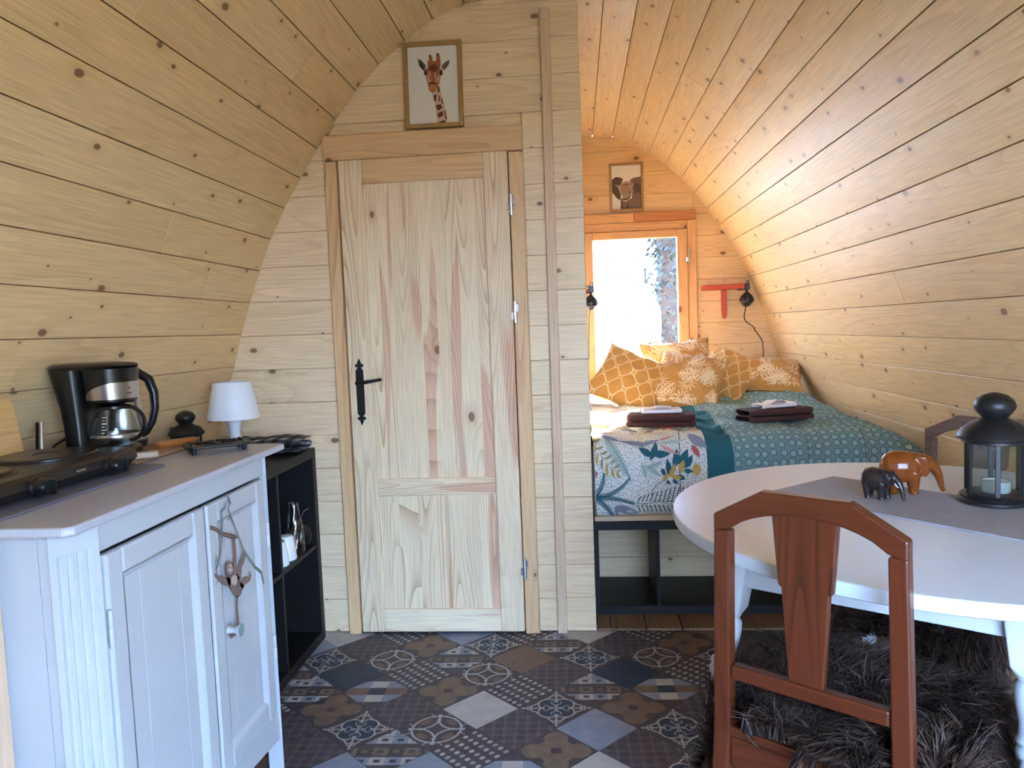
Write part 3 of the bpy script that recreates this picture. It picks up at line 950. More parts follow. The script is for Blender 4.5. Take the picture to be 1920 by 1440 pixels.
# fluted canted posts
def post(yc, sgn):
    mb = MB()
    # face runs from the side (x=-0.03) round to the front (x=0)
    a = Vector((-0.034, yc - sgn * 0.012))
    b = Vector((0.004, yc + sgn * 0.072))
    d = (b - a)
    L = d.length
    d.normalize()
    nrm = Vector((d.y, -d.x))
    if nrm.x < 0:
        nrm = -nrm
    # cross-section with flutes
    sec = []
    nf = 4
    m = 0.010
    wv = (L - 2 * m) / nf
    sec.append(a)
    for i in range(nf):
        s0 = m + wv * i
        sec.append(a + d * (s0 + 0.003))
        for q in range(1, 5):
            t_ = q / 5
            sec.append(a + d * (s0 + 0.003 + (wv - 0.006) * t_) - nrm * 0.0065 * math.sin(PI * t_))
        sec.append(a + d * (s0 + wv - 0.003))
    sec.append(b)
    pl = [(p.x, p.y) for p in sec]
    backp = [(b.x - 0.045, b.y), (a.x - 0.012, a.y + sgn * 0.022)]
    mb.prism(pl + backp, 0.135, 0.90)
    pl2 = [(a.x, a.y), (b.x, b.y)] + backp
    mb.prism(pl2, 0.0, 0.135)
    mb.prism(pl2, 0.90, 0.942)
    return mb.build('corner_post', WHITE, cab, smooth=True, angle=25)
post(CY0 + 0.012, 1)
post(CY1 - 0.012, -1)
for x in (-0.515,):
    for y in (CY0 + 0.03, CY1 - 0.055):
        cbox('leg', (x, y, 0.0), (x + 0.03, y + 0.025, 0.11))
def cab_door(y0, y1, name='door'):
    r_ = D.objects.new(name, None)
    COL.objects.link(r_)
    r_.parent = cab
    z0, z1 = 0.190, 0.877
    sw = 0.052
    f = 0.004
    def part(nm, lo, hi, bev=0.006):
        return MB().box(lo, hi).build(nm, WHITE, r_, bevel=bev, seg=2)
    part('stile', (-0.016, y0, z0), (f, y0 + sw, z1))
    part('stile', (-0.016, y1 - sw, z0), (f, y1, z1))
    part('rail', (-0.016, y0 + sw, z1 - sw), (f - 0.0005, y1 - sw, z1))
    part('rail', (-0.016, y0 + sw, z0), (f - 0.0005, y1 - sw, z0 + sw))
    n = 3
    xs = [y0 + sw + (y1 - y0 - 2 * sw) * q for q in (0, 0.24, 0.78, 1)]
    for a, b in zip(xs, xs[1:]):
        MB().box((-0.018, a, z0 + sw), (-0.006, b, z1 - sw)).build('panel_board', WHITE, r_, bevel=0.0007)
    # moulding round the panel
    mo = MB()
    for (a, b, ax) in ((y0 + sw, y1 - sw, 'h'),):
        for zc, sg in ((z0 + sw, 1), (z1 - sw, -1)):
            mo.add([(-0.006, a, zc + sg * 0.014), (-0.006, b, zc + sg * 0.014), (f - 0.002, b, zc), (f - 0.002, a, zc)], [(0, 1, 2, 3) if sg > 0 else (3, 2, 1, 0)])
        for yc, sg in ((a, 1), (b, -1)):
            mo.add([(-0.006, yc + sg * 0.014, z0 + sw), (-0.006, yc + sg * 0.014, z1 - sw), (f - 0.002, yc, z1 - sw), (f - 0.002, yc, z0 + sw)], [(0, 1, 2, 3) if sg < 0 else (3, 2, 1, 0)])
    mo.build('moulding', WHITE, r_)
    return r_
# near door: y 1.315..1.692 ; far door 1.705..2.03 (world) -> local minus 1.67
d1 = cab_door(-0.355, 0.022)
d2 = cab_door(0.034, 0.362)
MB().box((0.0, 0.0225, 0.19), (0.010, 0.0335, 0.88)).build('astragal', WHITE, d2, bevel=0.003)
for r_, y, zs in ((d1, -0.358, (0.735, 0.33)), (d2, 0.364, (0.715, 0.385))):
    for z in zs:
        MB().lathe([(0.0, -0.038), (0.004, -0.037), (0.0055, -0.033), (0.0055, -0.001), (0.0048, 0.0), (0.0055, 0.001), (0.0055, 0.033), (0.004, 0.037), (0.0, 0.038)], 12, T((0.006, y, z))).build('hinge', WHITE, r_, smooth=True)
MB().lathe([(0.010, 0), (0.009, 0.006), (0.0075, 0.016), (0.010, 0.024), (0.0155, 0.030), (0.0165, 0.034), (0.0, 0.0345)], 20,
           basis((0, 1, 0), (0, 0, 1), (1, 0, 0), (0.003, 0.100, 0.545))).build('knob', WHITE, d2, smooth=True)
MB().lathe([(0.0158, 0.0), (0.0162, 0.0006), (0.0, 0.0007)], 20, basis((0, 1, 0), (0, 0, 1), (1, 0, 0), (0.0375, 0.100, 0.545))).build('knob_face', simple('knob_face_green', (120, 150, 150), 0.3), d2)
# painted monkey and vines (paint on the door)
HM = [2.6391152874600733e-05, -2.050632205730053e-05, 1.5844748381723333, -0.0003849280346395201, -0.0002516161751705548, 0.9647113072513408, -0.0002943481334706558, 9.082470251771326e-06]
def mk(p):
    w = HM[6] * p[0] + HM[7] * p[1] + 1
    return ((HM[0] * p[0] + HM[1] * p[1] + HM[2]) / w - 1.67, (HM[3] * p[0] + HM[4] * p[1] + HM[5]) / w)
MBROWN = simple('paint_monkey_brown', (126, 104, 96), 0.5, var=0.06, vscale=60)
MDARK = simple('paint_monkey_dark', (88, 68, 62), 0.5, var=0.0)
MLIGHT = simple('paint_monkey_light', (190, 172, 164), 0.5, var=0.0)
MVINE = simple('paint_vine_green', (112, 124, 122), 0.5, var=0.05, vscale=60)
MP = basis((0, 1, 0), (0, 0, 1), (1, 0, 0), (0, 0, 0))
def mstrip(mb, pts, w, x):
    """ribbon with mitred joints; w may vary"""
    ww = w if isinstance(w, (list, tuple)) else [w] * len(pts)
    q = [Vector(p) for p in pts]
    L_, R_ = [], []
    for i, p in enumerate(q):
        d = (q[min(i + 1, len(q) - 1)] - q[max(i - 1, 0)]).normalized()
        n_ = Vector((-d.y, d.x)) * ww[i] / 2
        L_.append(p + n_)
        R_.append(p - n_)
    for i in range(len(q) - 1):
        mb.flat([tuple(L_[i]), tuple(R_[i]), tuple(R_[i + 1]), tuple(L_[i + 1])], x)
def mpoly(*pts): return [mk(p) for p in pts]
XB = 0.0052          # just over the stile surface
mo_b, mo_d, mo_l, mo_v = MB(), MB(), MB(), MB()
X1, X2, X3 = XB, XB + 0.0004, XB + 0.0008
def A(mb, x, *pts):
    mt2 = {id(mo_b): MBROWN, id(mo_d): MDARK, id(mo_l): MLIGHT, id(mo_v): MVINE}[id(mb)]
    MB().flat(mpoly(*pts), x).build('painted_motif', mt2, d2, M=MP)
A(mo_d, X1, (252, 380), (300, 392), (370, 437), (480, 460), (503, 490), (450, 500), (380, 478), (300, 428), (255, 418))
A(mo_b, X2, (262, 390), (300, 402), (370, 446), (478, 470), (490, 486), (450, 490), (380, 468), (300, 420), (262, 410))
A(mo_b, X1, (455, 497), (472, 497), (484, 620), (486, 770), (455, 780), (464, 640))
A(mo_b, X1, (298, 785), (322, 795), (400, 822), (440, 826), (436, 892), (380, 884), (330, 845), (306, 815))
A(mo_b, X1, (400, 830), (450, 785), (500, 795), (530, 860), (548, 890), (522, 962), (492, 992), (458, 962), (425, 900))
A(mo_b, X1, (545, 598), (564, 630), (548, 692), (528, 740), (524, 835), (488, 840), (500, 730), (528, 660))
A(mo_b, X1, (515, 885), (560, 818), (590, 814), (595, 758), (609, 800), (602, 842), (562, 882), (535, 925))
A(mo_l, X2, (435, 830), (465, 800), (492, 815), (492, 868), (472, 892), (442, 874))
def ell(cx, cy, rx, ry, n=18): return [(cx + rx * math.cos(2 * PI * i / n), cy + ry * math.sin(2 * PI * i / n)) for i in range(n)]
A(mo_d, X2, *ell(425, 748, 36, 66))
A(mo_b, X3, *ell(424, 746, 31, 59))
A(mo_l, X3 + 0.0003, *ell(432, 752, 21, 44))
for e in ((424, 738, 4, 6), (441, 742, 4, 6)):
    A(mo_d, X3 + 0.0006, *ell(*e, n=8))
mstrip(mo_d, [mk(p) for p in ((418, 775), (430, 788), (444, 776))], 0.002, X3 + 0.0006)
mstrip(mo_b, [mk(p) for p in ((492, 980), (490, 1080), (500, 1180), (496, 1250), (472, 1295), (442, 1310), (424, 1290))], [0.012, 0.011, 0.012, 0.013, 0.015, 0.016, 0.012], X1)
for ps_ in (((300, 790), (330, 845), (380, 884), (430, 905), (458, 962), (492, 992), (522, 962), (548, 890), (602, 842), (609, 800)), ((400, 822), (440, 800)), ((520, 840), (516, 890), (480, 910)),
            ((455, 497), (464, 640), (455, 780)), ((472, 497), (484, 620), (486, 770)), ((564, 630), (548, 692), (528, 740), (524, 835))):
    mstrip(mo_d, [mk(p) for p in ps_], 0.0016, X2 + 0.0001)
mstrip(mo_v, [mk(p) for p in ((398, 180), (388, 230), (356, 268), (362, 340), (360, 460), (352, 600), (336, 672), (314, 762), (322, 800), (332, 850), (310, 888))], [0.004, 0.006, 0.008, 0.007, 0.007, 0.008, 0.010, 0.008, 0.005, 0.004, 0.002], X2 + 0.0002)
mstrip(mo_v, [mk(p) for p in ((428, 205), (412, 240), (446, 332), (500, 470), (546, 590), (602, 682), (640, 735), (692, 780), (708, 850), (718, 884))], [0.005, 0.007, 0.006, 0.006, 0.007, 0.008, 0.009, 0.010, 0.012, 0.003], X2 + 0.0002)
A(mo_v, X2 + 0.0003, (402, 132), (424, 140), (441, 190), (428, 218), (410, 182))
A(mo_v, X2 + 0.0003, (308, 610), (322, 660), (318, 690), (300, 720), (312, 670))
A(mo_v, X2 + 0.0003, (300, 725), (340, 710), (344, 718), (312, 735))
A(mo_v, X2 + 0.0003, (430, 290), (440, 310), (412, 350), (422, 318))
mstrip(mo_v, [mk(p) for p in ((366, 310), (376, 370), (362, 430), (372, 540), (352, 650))], 0.002, X2 + 0.0003)
for mb_, m_ in ((mo_b, MBROWN), (mo_d, MDARK), (mo_l, MLIGHT), (mo_v, MVINE)):
    if mb_.f:
        tag(mb_.build('painted_line', m_, d2, M=MP), kind='stuff')

# ------------------------------------------------------------------ black shelf unit behind it
def shelf_unit(name, label, loc, rotz, W, Hh, dep, cols, rows, mat_=BWOOD, edge=BWOODE):
    """local: front face at y=0 looking to -y, width along x from 0, height z"""
    s = thing(name, label, 'shelf', loc, rotz)
    t = 0.038
    def bx(nm, lo, hi):
        MB().box(lo, hi).build(nm, mat_, s, bevel=0.001)
    bx('side_panel', (0, 0, 0), (t, dep, Hh - t))
    bx('side_panel', (W - t, 0, 0), (W, dep, Hh - t))
    bx('top_panel', (0, 0, Hh - t), (W, dep, Hh))
    bx('bottom_panel', (t, 0, 0), (W - t, dep, t))
    cw = (W - 2 * t) / cols
    for c in range(1, cols):
        bx('divider', (t + cw * c - 0.008, 0.002, t), (t + cw * c + 0.008, dep, Hh - t))
    rh = (Hh - 2 * t) / rows
    for r_ in range(1, rows):
        for c in range(cols):
            bx('shelf_board', (t + cw * c + 0.008, 0.002, t + rh * r_ - 0.008), (t + cw * (c + 1) - 0.008, dep, t + rh * r_ + 0.008))
    return s
bs = shelf_unit('cube_shelf', 'black-brown cube shelf standing between the white sideboard and the plank wall', (-1.10, 2.215, 0.003), PI / 2, 0.80, 0.81, 0.385, 2, 2)
MB().box((0.03, 0.379, 0.03), (0.77, 0.384, 0.78)).build('back_panel', BWOOD, bs)

# things on its middle shelf
shz = 0.003 + 0.038 + (0.81 - 0.076) / 2 + 0.0085
def mug(x, y, lab):
    t = thing('mug', lab, 'mug', (x, y, shz), PI)
    MB().lathe([(0.0, 0.0), (0.034, 0.0), (0.038, 0.004), (0.034, 0.06), (0.029, 0.088), (0.024, 0.094), (0.0, 0.095)], 24).build('body', MUGW, t, smooth=True)
    MB().tube([(0.03 + 0.02 * math.sin(PI * k / 8) + 0.003, 0, 0.02 + 0.05 * k / 8) for k in range(9)], 0.0045, 8).build('handle', MUGW, t, smooth=True)
    return t
mug(-1.145, 2.688, 'white upturned mug half hidden by the sideboard, in the black shelf')
mug(-1.145, 2.766, 'white upturned mug next to the bottle, fully in view in the black shelf')
bo = thing('glass_carafe', 'crinkled clear glass bottle standing in the black shelf beside mugs', 'bottle', (-1.14, 2.846, shz))
def crinkle(mb, prof, n=40):
    vs, fs = [], []
    for i, (r, z) in enumerate(prof):
        for k in range(n):
            a = 2 * PI * k / n
            rr = r * (1 + 0.05 * math.sin(k * 1.9 + i * 2.3) + 0.03 * math.sin(k * 5.1 + i))
            vs.append((rr * math.cos(a), rr * math.sin(a), z))
    for i in range(len(prof) - 1):
        for k in range(n):
            fs.append((i * n + k, i * n + (k + 1) % n, (i + 1) * n + (k + 1) % n, (i + 1) * n + k))
    return mb.add(vs, fs)
GLASSB = glass('bottle_glass', (225, 235, 238), rough=0.05, alpha=0.10)
crinkle(MB(), [(0.03, 0.0)] + [(0.036 - 0.00006 * k * k, 0.008 + 0.011 * k) for k in range(0, 18)] + [(0.019, 0.205)]).build('body', GLASSB, bo, smooth=True)
bw = thing('glass_bowl', 'round clear glass bowl on edge beside the bottle in the shelf', 'bowl', (-1.148, 2.927, shz))
bw.scale = (0.8, 0.8, 0.9)
MB().lathe([(0.02, 0.0), (0.04, 0.006), (0.052, 0.03), (0.055, 0.06), (0.048, 0.09), (0.03, 0.108), (0.012, 0.114)], 28).build('body', GLASS, bw, smooth=True)
MB().tube([(0.0, -0.03, 0.112), (0.02, 0.0, 0.165), (0.035, 0.035, 0.172)], 0.002, 6).build('stirrer', CHROME, bw)

# checked cloth on the shelf
def check_mat():
    m, t, b = newmat('black_grey_check_cloth')
    uv = nd(t, 'ShaderNodeUVMap')
    sp = nd(t, 'ShaderNodeSeparateXYZ', {0: uv.outputs[0]})
    a = mth(t, 'GREATER_THAN', mth(t, 'FRACT', mth(t, 'MULTIPLY', sp.outputs[0], 5.0)), 0.5)
    c = mth(t, 'GREATER_THAN', mth(t, 'FRACT', mth(t, 'MULTIPLY', sp.outputs[1], 5.0)), 0.5)
    s_ = mth(t, 'MULTIPLY', mth(t, 'ADD', a, c), 0.5)
    col = ramp(t, s_, [(0.0, lin((14, 14, 16))), (0.5, lin((62, 62, 70))), (1.0, lin((150, 150, 160)))])
    t.links.new(col, b.inputs['Base Color'])
    b.inputs['Roughness'].default_value = 0.95
    return m
CHECK = check_mat()
def uvgrid(mb_fn, nu, nv, name, mat_, parent=None, loc=None, solid=0.0, smooth=True, sub=0, rotz=None):
    mb = MB().grid(mb_fn, nu, nv)
    me = mb.mesh(name, mat_, smooth=False)
    uvl = me.uv_layers.new(name='UVMap')
    for poly in me.polygons:
        for li in poly.loop_indices:
            vi = me.loops[li].vertex_index
            uvl.data[li].uv = ((vi % (nu + 1)) / nu, (vi // (nu + 1)) / nv)
        poly.use_smooth = smooth
    o = link(name, me, parent, loc, rotz)
    if solid:
        md = o.modifiers.new('thickness', 'SOLIDIFY')
        md.thickness = solid
        md.offset = -1 if solid > 0 else 1
        md.thickness = abs(solid)
    return o
def cloth_fn(L, w, h, layers=3):
    """a cloth folded back and forth along y into a low pad"""
    def fn(u, v):
        s = v * layers
        k = min(int(s), layers - 1)
        f = s - k
        y = f * w if k % 2 == 0 else (1 - f) * w
        z = h * (k + 0.5) / layers
        e = min(f, 1 - f)
        z += (0.5 * h / layers) * (1 - min(1, e / 0.12)) * (1 if f > 0.5 else -1) * (0 if (k == 0 and f < 0.5) or (k == layers - 1 and f > 0.5) else 1)
        x = u * L
        z += 0.003 * math.sin(u * 9 + k) + 0.002 * math.sin(v * 31)
        return (x, y + 0.006 * math.sin(u * 7 + k * 2), z)
    return fn
ct = uvgrid(cloth_fn(0.28, 0.17, 0.068), 24, 72, 'dish_cloth', CHECK, None, (-1.375, 2.81, 0.8165), solid=0.004, rotz=0.06)
tag(ct, 'black and grey checked dish cloth folded on the black shelf', 'cloth')

# ------------------------------------------------------------------ on the sideboard
TZ = 0.9605
mt_ = MB()
mp = []
for cx, cy, a0 in ((-1.385, 1.79, 90), (-1.385, 1.25, 180), (-1.06, 1.25, 270), (-1.06, 1.79, 0)):
    for q in range(5):
        a = math.radians(a0 + 90 * q / 4)
        mp.append((cx + 0.015 * math.cos(a), cy + 0.015 * math.sin(a)))
mt_.prism(mp, TZ, TZ + 0.005)
tag(mt_.build('work_mat', MATG, bevel=0.001), 'thin grey rectangular mat lying under the hot plate', 'mat')
tag(MB().box((-0.155, -0.163, 0), (0.155, 0.163, 0.010)).build('serving_board', BOARDW, bevel=0.003, M=T((-1.292, 1.985, TZ))), 'flat brown wooden board under the coffee maker and kettle', 'board')
BZ = TZ + 0.0105
# double hot plate
hpz = TZ + 0.0055
hp_ = thing('hot_plate', 'black double hot plate with two round knobs on grey mat', 'hot plate', (-1.238, 1.525, hpz))
hp_.scale = (1, 1, 0.8)
bd = MB()
sec = []
for z, ex_, ey_ in ((0.008, 0.130, 0.255), (0.03, 0.143, 0.272), (0.052, 0.141, 0.270), (0.060, 0.132, 0.258)):
    sec.append((z, 0, 0, ex_, ey_, 9))
bd.loft(sec, 64)
bd.build('body', simple('hotplate_enamel', (30, 27, 26), 0.35, var=0.05), hp_, smooth=True)
for y, r in ((-0.135, 0.092), (0.125, 0.105)):
    MB().lathe([(r, 0.0595), (r, 0.066), (r - 0.004, 0.070), (r * 0.3, 0.070), (r * 0.28, 0.067), (0, 0.067)], 40, T((-0.01, y, 0))).build('burner', simple('burner_iron', (44, 36, 32), 0.30, var=0.1, vscale=20), hp_, smooth=True)
    MB().lathe([(r + 0.012, 0.0585), (r + 0.012, 0.0615), (r + 0.002, 0.0625)], 40, T((-0.01, y, 0)), cap=False).build('burner_ring', BLACKM, hp_, smooth=True)
for y in (-0.115, 0.125):
    kb = MB()
    kb.lathe([(0.026, 0.0), (0.026, 0.005), (0.022, 0.008), (0.020, 0.022), (0.016, 0.028), (0.0, 0.029)], 24, basis((0, 1, 0), (0, 0, 1), (1, 0, 0), (0.142, y, 0.031)))
    kb.box((0.17, y - 0.003, 0.012), (0.184, y + 0.003, 0.050))
    kb.build('knob', BLACK, hp_, smooth=True)
MB().box((0.1475, 0.0, 0.040), (0.1505, 0.028, 0.045)).build('badge', STEEL, hp_)
for x in (-0.11, 0.11):
    for y in (-0.22, 0.22):
        MB().lathe([(0.012, 0), (0.014, 0.009)], 12, T((x, y, 0))).build('foot', BLACK, hp_, smooth=True)

# coffee maker, front looking into the room (+x)
cm = thing('coffee_maker', 'black drip coffee maker with brushed steel band behind the hot plate', 'coffee maker', (-1.292, 1.935, BZ))
cm.scale = (0.66, 0.86, 0.90)
bd = MB()
bd.loft([(0, 0, 0, 0.125, 0.085, 3.2), (0.020, 0, 0, 0.125, 0.085, 3.2), (0.026, 0, 0, 0.118, 0.08, 3.2)], 40)
bd.build('base', BLACK, cm, smooth=True)
bd = MB()
bd.loft([(0.02, -0.075, 0, 0.048, 0.078, 3.5), (0.08, -0.078, 0, 0.048, 0.076, 3.5), (0.15, -0.084, 0, 0.052, 0.080, 3.5), (0.21, -0.092, 0, 0.062, 0.086, 3.5), (0.262, -0.098, 0, 0.070, 0.092, 3.5)], 40)
bd.build('tank', BLACK, cm, smooth=True)
bd = MB()
bd.loft([(0.158, 0.045, 0, 0.070, 0.062, 2.3), (0.165, 0.045, 0, 0.084, 0.076, 2.3), (0.21, 0.045, 0, 0.090, 0.082, 2.3), (0.262, 0.045, 0, 0.094, 0.086, 2.3)], 48)
bd.build('brew_basket', BLACK, cm, smooth=True)
bd = MB()
bd.loft([(0.262, -0.028, 0, 0.150, 0.096, 3.0), (0.270, -0.028, 0, 0.162, 0.098, 3.0), (0.277, -0.028, 0, 0.150, 0.090, 3.0), (0.282, -0.028, 0, 0.09, 0.05, 3.0)], 48)
bd.build('lid', BLACK, cm, smooth=True)
bn = MB()
N_ = 26
vs, fs = [], []
for i in range(N_ + 1):
    a = math.radians(-128 + 165 * i / N_)
    c, q = math.cos(a), math.sin(a)
    top = 0.177 + 0.045 * min(1, math.sin(PI * min(0.5, (i + 0.3) / N_ * 0.95)) ** 0.8)
    for z, g in ((0.172, 0.0), (top, 0.0015)):
        rx, ry = 0.0865 + 0.004 * (z - 0.165) / 0.05 + 0.0012, 0.0785 + 0.004 * (z - 0.165) / 0.05 + 0.0012
        vs.append((0.045 + rx * math.copysign(abs(c) ** (2 / 2.3), c), ry * math.copysign(abs(q) ** (2 / 2.3), q), z))
for i in range(N_):
    fs.append((2 * i, 2 * i + 2, 2 * i + 3, 2 * i + 1))
bn.add(vs, fs).build('steel_band', STEEL, cm, smooth=True)
MB().lathe([(0.062, 0.026), (0.062, 0.030), (0.0, 0.030)], 32, T((0.045, 0, 0))).build('warming_plate', BLACKM, cm, smooth=True)
# printed marks on the band: a little drop and a word
mk_ = MB()
def band_pt(a, z):
    c, q = math.cos(a), math.sin(a)
    return (0.045 + 0.0915 * math.copysign(abs(c) ** (2 / 2.3), c), 0.0835 * math.copysign(abs(q) ** (2 / 2.3), q), z)
for a0, a1, z0, z1 in ((-0.30, -0.26, 0.186, 0.190), (-0.24, -0.20, 0.186, 0.190), (-0.18, -0.14, 0.186, 0.190), (-0.12, -0.08, 0.186, 0.190), (-0.22, -0.16, 0.200, 0.206)):
    mk_.add([band_pt(a0, z0), band_pt(a1, z0), band_pt(a1, z1), band_pt(a0, z1)], [(0, 1, 2, 3)])
mk_.build('print', BLACK, cm)
# glass jug
jg = thing('coffee_jug', 'clear glass coffee jug with black handle standing in the coffee maker', 'jug', (-1.262, 1.935, BZ + 0.0275))
jg.scale = (0.86, 0.86, 0.90)
MB().lathe([(0.05, 0.0), (0.058, 0.003), (0.068, 0.02), (0.071, 0.040), (0.066, 0.066), (0.055, 0.092), (0.046, 0.108), (0.045, 0.115)], 40, cap=True).build('glass_body', GLASS, jg, smooth=True)
MB().lathe([(0.047, 0.110), (0.050, 0.112), (0.050, 0.119), (0.030, 0.124), (0.0, 0.125)], 32).build('jug_lid', BLACK, jg, smooth=True)
MB().lathe([(0.0715, 0.022), (0.0725, 0.024), (0.0725, 0.034), (0.0715, 0.036)], 40, cap=False).build('steel_ring', STEEL, jg, smooth=True)
hd = MB()
pts = []
for k in range(15):
    a = math.radians(100 - 190 * k / 14)
    pts.append((0.055 + 0.052 * math.cos(a), -0.012, 0.066 + 0.050 * math.sin(a)))
hd.tube(pts, 0.0062, 10)
hd.build('handle', BLACK, jg, smooth=True)
ml = MB()
for k in range(7):
    z = 0.034 + 0.009 * k
    r = 0.0712 - max(0, (z - 0.04)) * 0.19 + 0.0012
    a0, a1 = -1.55, -1.55 + (0.22 if k % 2 == 0 else 0.14)
    ml.add([(r * math.cos(a0), r * math.sin(a0), z), (r * math.cos(a1), r * math.sin(a1), z), (r * math.cos(a1), r * math.sin(a1), z + 0.0018), (r * math.cos(a0), r * math.sin(a0), z + 0.0018)], [(0, 1, 2, 3)])
ml.build('level_marks', simple('white_print', (235, 235, 235), 0.5, var=0), jg)

# kettle
kt = thing('kettle', 'black electric kettle with steel side behind the coffee maker', 'kettle', (-1.338, 2.088, BZ))
bd = MB()
bd.loft([(0.0, 0, 0, 0.062, 0.062, 2), (0.018, 0, 0, 0.066, 0.066, 2), (0.02, 0, 0, 0.060, 0.060, 2)], 32)
bd.build('base', BLACK, kt, smooth=True)
MB().loft([(0.0205, 0, 0, 0.058, 0.058, 2), (0.06, 0, 0, 0.062, 0.062, 2), (0.12, 0, 0, 0.054, 0.054, 2), (0.185, 0, 0, 0.044, 0.044, 2)], 32).build('body', STEEL, kt, smooth=True)
MB().loft([(0.182, 0.0, 0, 0.046, 0.046, 2), (0.205, 0.0, 0, 0.044, 0.044, 2), (0.222, 0.0, 0, 0.034, 0.034, 2), (0.226, 0, 0, 0.012, 0.012, 2)], 32).build('lid', BLACK, kt, smooth=True)
pts = [(0.02, 0.0, 0.212), (0.055, 0.01, 0.214), (0.082, 0.014, 0.195), (0.094, 0.016, 0.155), (0.094, 0.016, 0.11), (0.084, 0.014, 0.07), (0.066, 0.01, 0.04), (0.05, 0.006, 0.03)]
MB().tube(pts, [0.012, 0.014, 0.014, 0.013, 0.012, 0.011, 0.010, 0.009], 12).build('handle', BLACK, kt, smooth=True)
MB().loft([(0.15, -0.05, 0, 0.012, 0.016, 2), (0.19, -0.06, 0, 0.016, 0.018, 2)], 12).build('spout', BLACK, kt, smooth=True)

# chopping board leaning on the wall
cb = MB()
pp = []
for cx, cy, a0 in ((0.22, 0.165, 0), (-0.22, 0.165, 90)):
    for q in range(5):
        a = math.radians(a0 + 90 * q / 4)
        pp.append((cx + 0.025 * math.cos(a), cy + 0.025 * math.sin(a)))
pp += [(-0.245, 0.0), (0.245, 0.0)]
cb.prism(pp, 0.0, 0.018)
ang = math.radians(72)
tag(cb.build('chopping_board', CHOP, bevel=0.003, M=T((-1.405, 1.52, TZ + 0.006)) @ basis((0, 1, 0), (-math.cos(ang) * 0.5, 0, math.sin(ang)), (math.sin(ang), 0, math.cos(ang) * 0.5), (0, 0, 0))), 'pale wooden chopping board leaning on the wall behind the hot plate', 'chopping board')
# chrome bar leaning beside it
sb = thing('knife_sharpener', 'dark bar with chrome edge leaning beside the chopping board', 'sharpener', (-1.385, 1.795, TZ + 0.006))
Mb = RX(math.radians(-14)) @ RY(math.radians(-6))
MB().box((-0.006, -0.005, 0), (0.006, 0.006, 0.115), Mb).build('bar', BLACK, sb, bevel=0.002)
MB().tube([(0.008, 0.0, 0.0), (0.008, 0.0, 0.114)], 0.0055, 10, M=Mb).build('rod', CHROME, sb, smooth=True)
# black flex
tag(MB().tube([(-1.395, 1.83, TZ + 0.016), (-1.385, 1.86, TZ + 0.05), (-1.378, 1.89, TZ + 0.062), (-1.372, 1.915, TZ + 0.052), (-1.37, 1.94, TZ + 0.03)], 0.0035, 8).build('power_cord', BLACK, smooth=True), 'short black power cord looping behind the coffee maker', 'cord')
# beige socket strip end
ss = thing('wood_block', 'small pale block with a hole lying in front of the kettle', 'block', (-1.135, 1.862, BZ - 0.0105 + 0.011), math.radians(38))
MB().box((-0.03, -0.016, 0), (0.03, 0.016, 0.018)).build('body', simple('beige_plastic', (176, 152, 128), 0.5, var=0.05), ss, bevel=0.005, seg=2)
MB().lathe([(0.006, 0.0182), (0.0, 0.0184)], 14, T((-0.016, 0, 0))).build('hole', BLACK, ss)
for x in (0.004, 0.016):
    MB().box((x, -0.010, 0.0178), (x + 0.002, 0.010, 0.0186)).build('slot', BLACK, ss)
# olive-wood spoon rest
sr = MB()
sr.loft([(0, 0, 0, 0.055, 0.014, 2.4), (0.010, 0, 0, 0.064, 0.019, 2.4), (0.017, 0, 0, 0.060, 0.015, 2.4)], 28)
OLIVE = pine('olive_wood', (170, 102, 52), (104, 52, 24), (70, 34, 18), [(0, (1, 1, 1)), (1, (1, 1, 1))], rough=0.3, ring=1.0, rscale=20)
tag(sr.build('spoon_rest', OLIVE, smooth=True, M=T((-1.175, 2.085, BZ)) @ RZ(math.radians(55))), 'glossy red-brown wooden spoon rest between lantern and trivet', 'spoon rest')
# cast-iron trivet
tv = thing('trivet', 'black cast-iron trivet on little feet near the sideboard corner', 'trivet', (-1.025, 2.03, TZ), math.radians(35))
rim = MB()
def rr(hx, hy, r, n=5):
    p = []
    for cx, cy, a0 in ((hx - r, hy - r, 0), (-hx + r, hy - r, 90), (-hx + r, -hy + r, 180), (hx - r, -hy + r, 270)):
        for q in range(n):
            a = math.radians(a0 + 90 * q / (n - 1))
            p.append((cx + r * math.cos(a), cy + r * math.sin(a)))
    return p
rim.prism(rr(0.088, 0.062, 0.03), 0.016, 0.024)
rim.build('plate', BLACKM, tv, bevel=0.003, seg=2)
mstrip_mb = MB()
for q in range(4):
    for sx in (-1, 1):
        mstrip_mb.tube([(sx * (0.01 + 0.018 * q), -0.035 + 0.01 * q, 0.0255), (sx * (0.03 + 0.012 * q), 0.0, 0.0275), (sx * (0.005 + 0.016 * q), 0.036 - 0.006 * q, 0.0255)], 0.003, 6)
for sx in (-1, 1):
    mstrip_mb.tube([(sx * 0.068, -0.046, 0.0255), (sx * 0.07, 0.0, 0.0265), (sx * 0.068, 0.046, 0.0255)], 0.003, 6)
mstrip_mb.build('relief', BLACKM, tv, smooth=True)
for sx in (-1, 1):
    for sy in (-1, 1):
        MB().lathe([(0.006, 0.0), (0.008, 0.017)], 10, T((sx * 0.066, sy * 0.04, 0))).build('foot', BLACKM, tv, smooth=True)

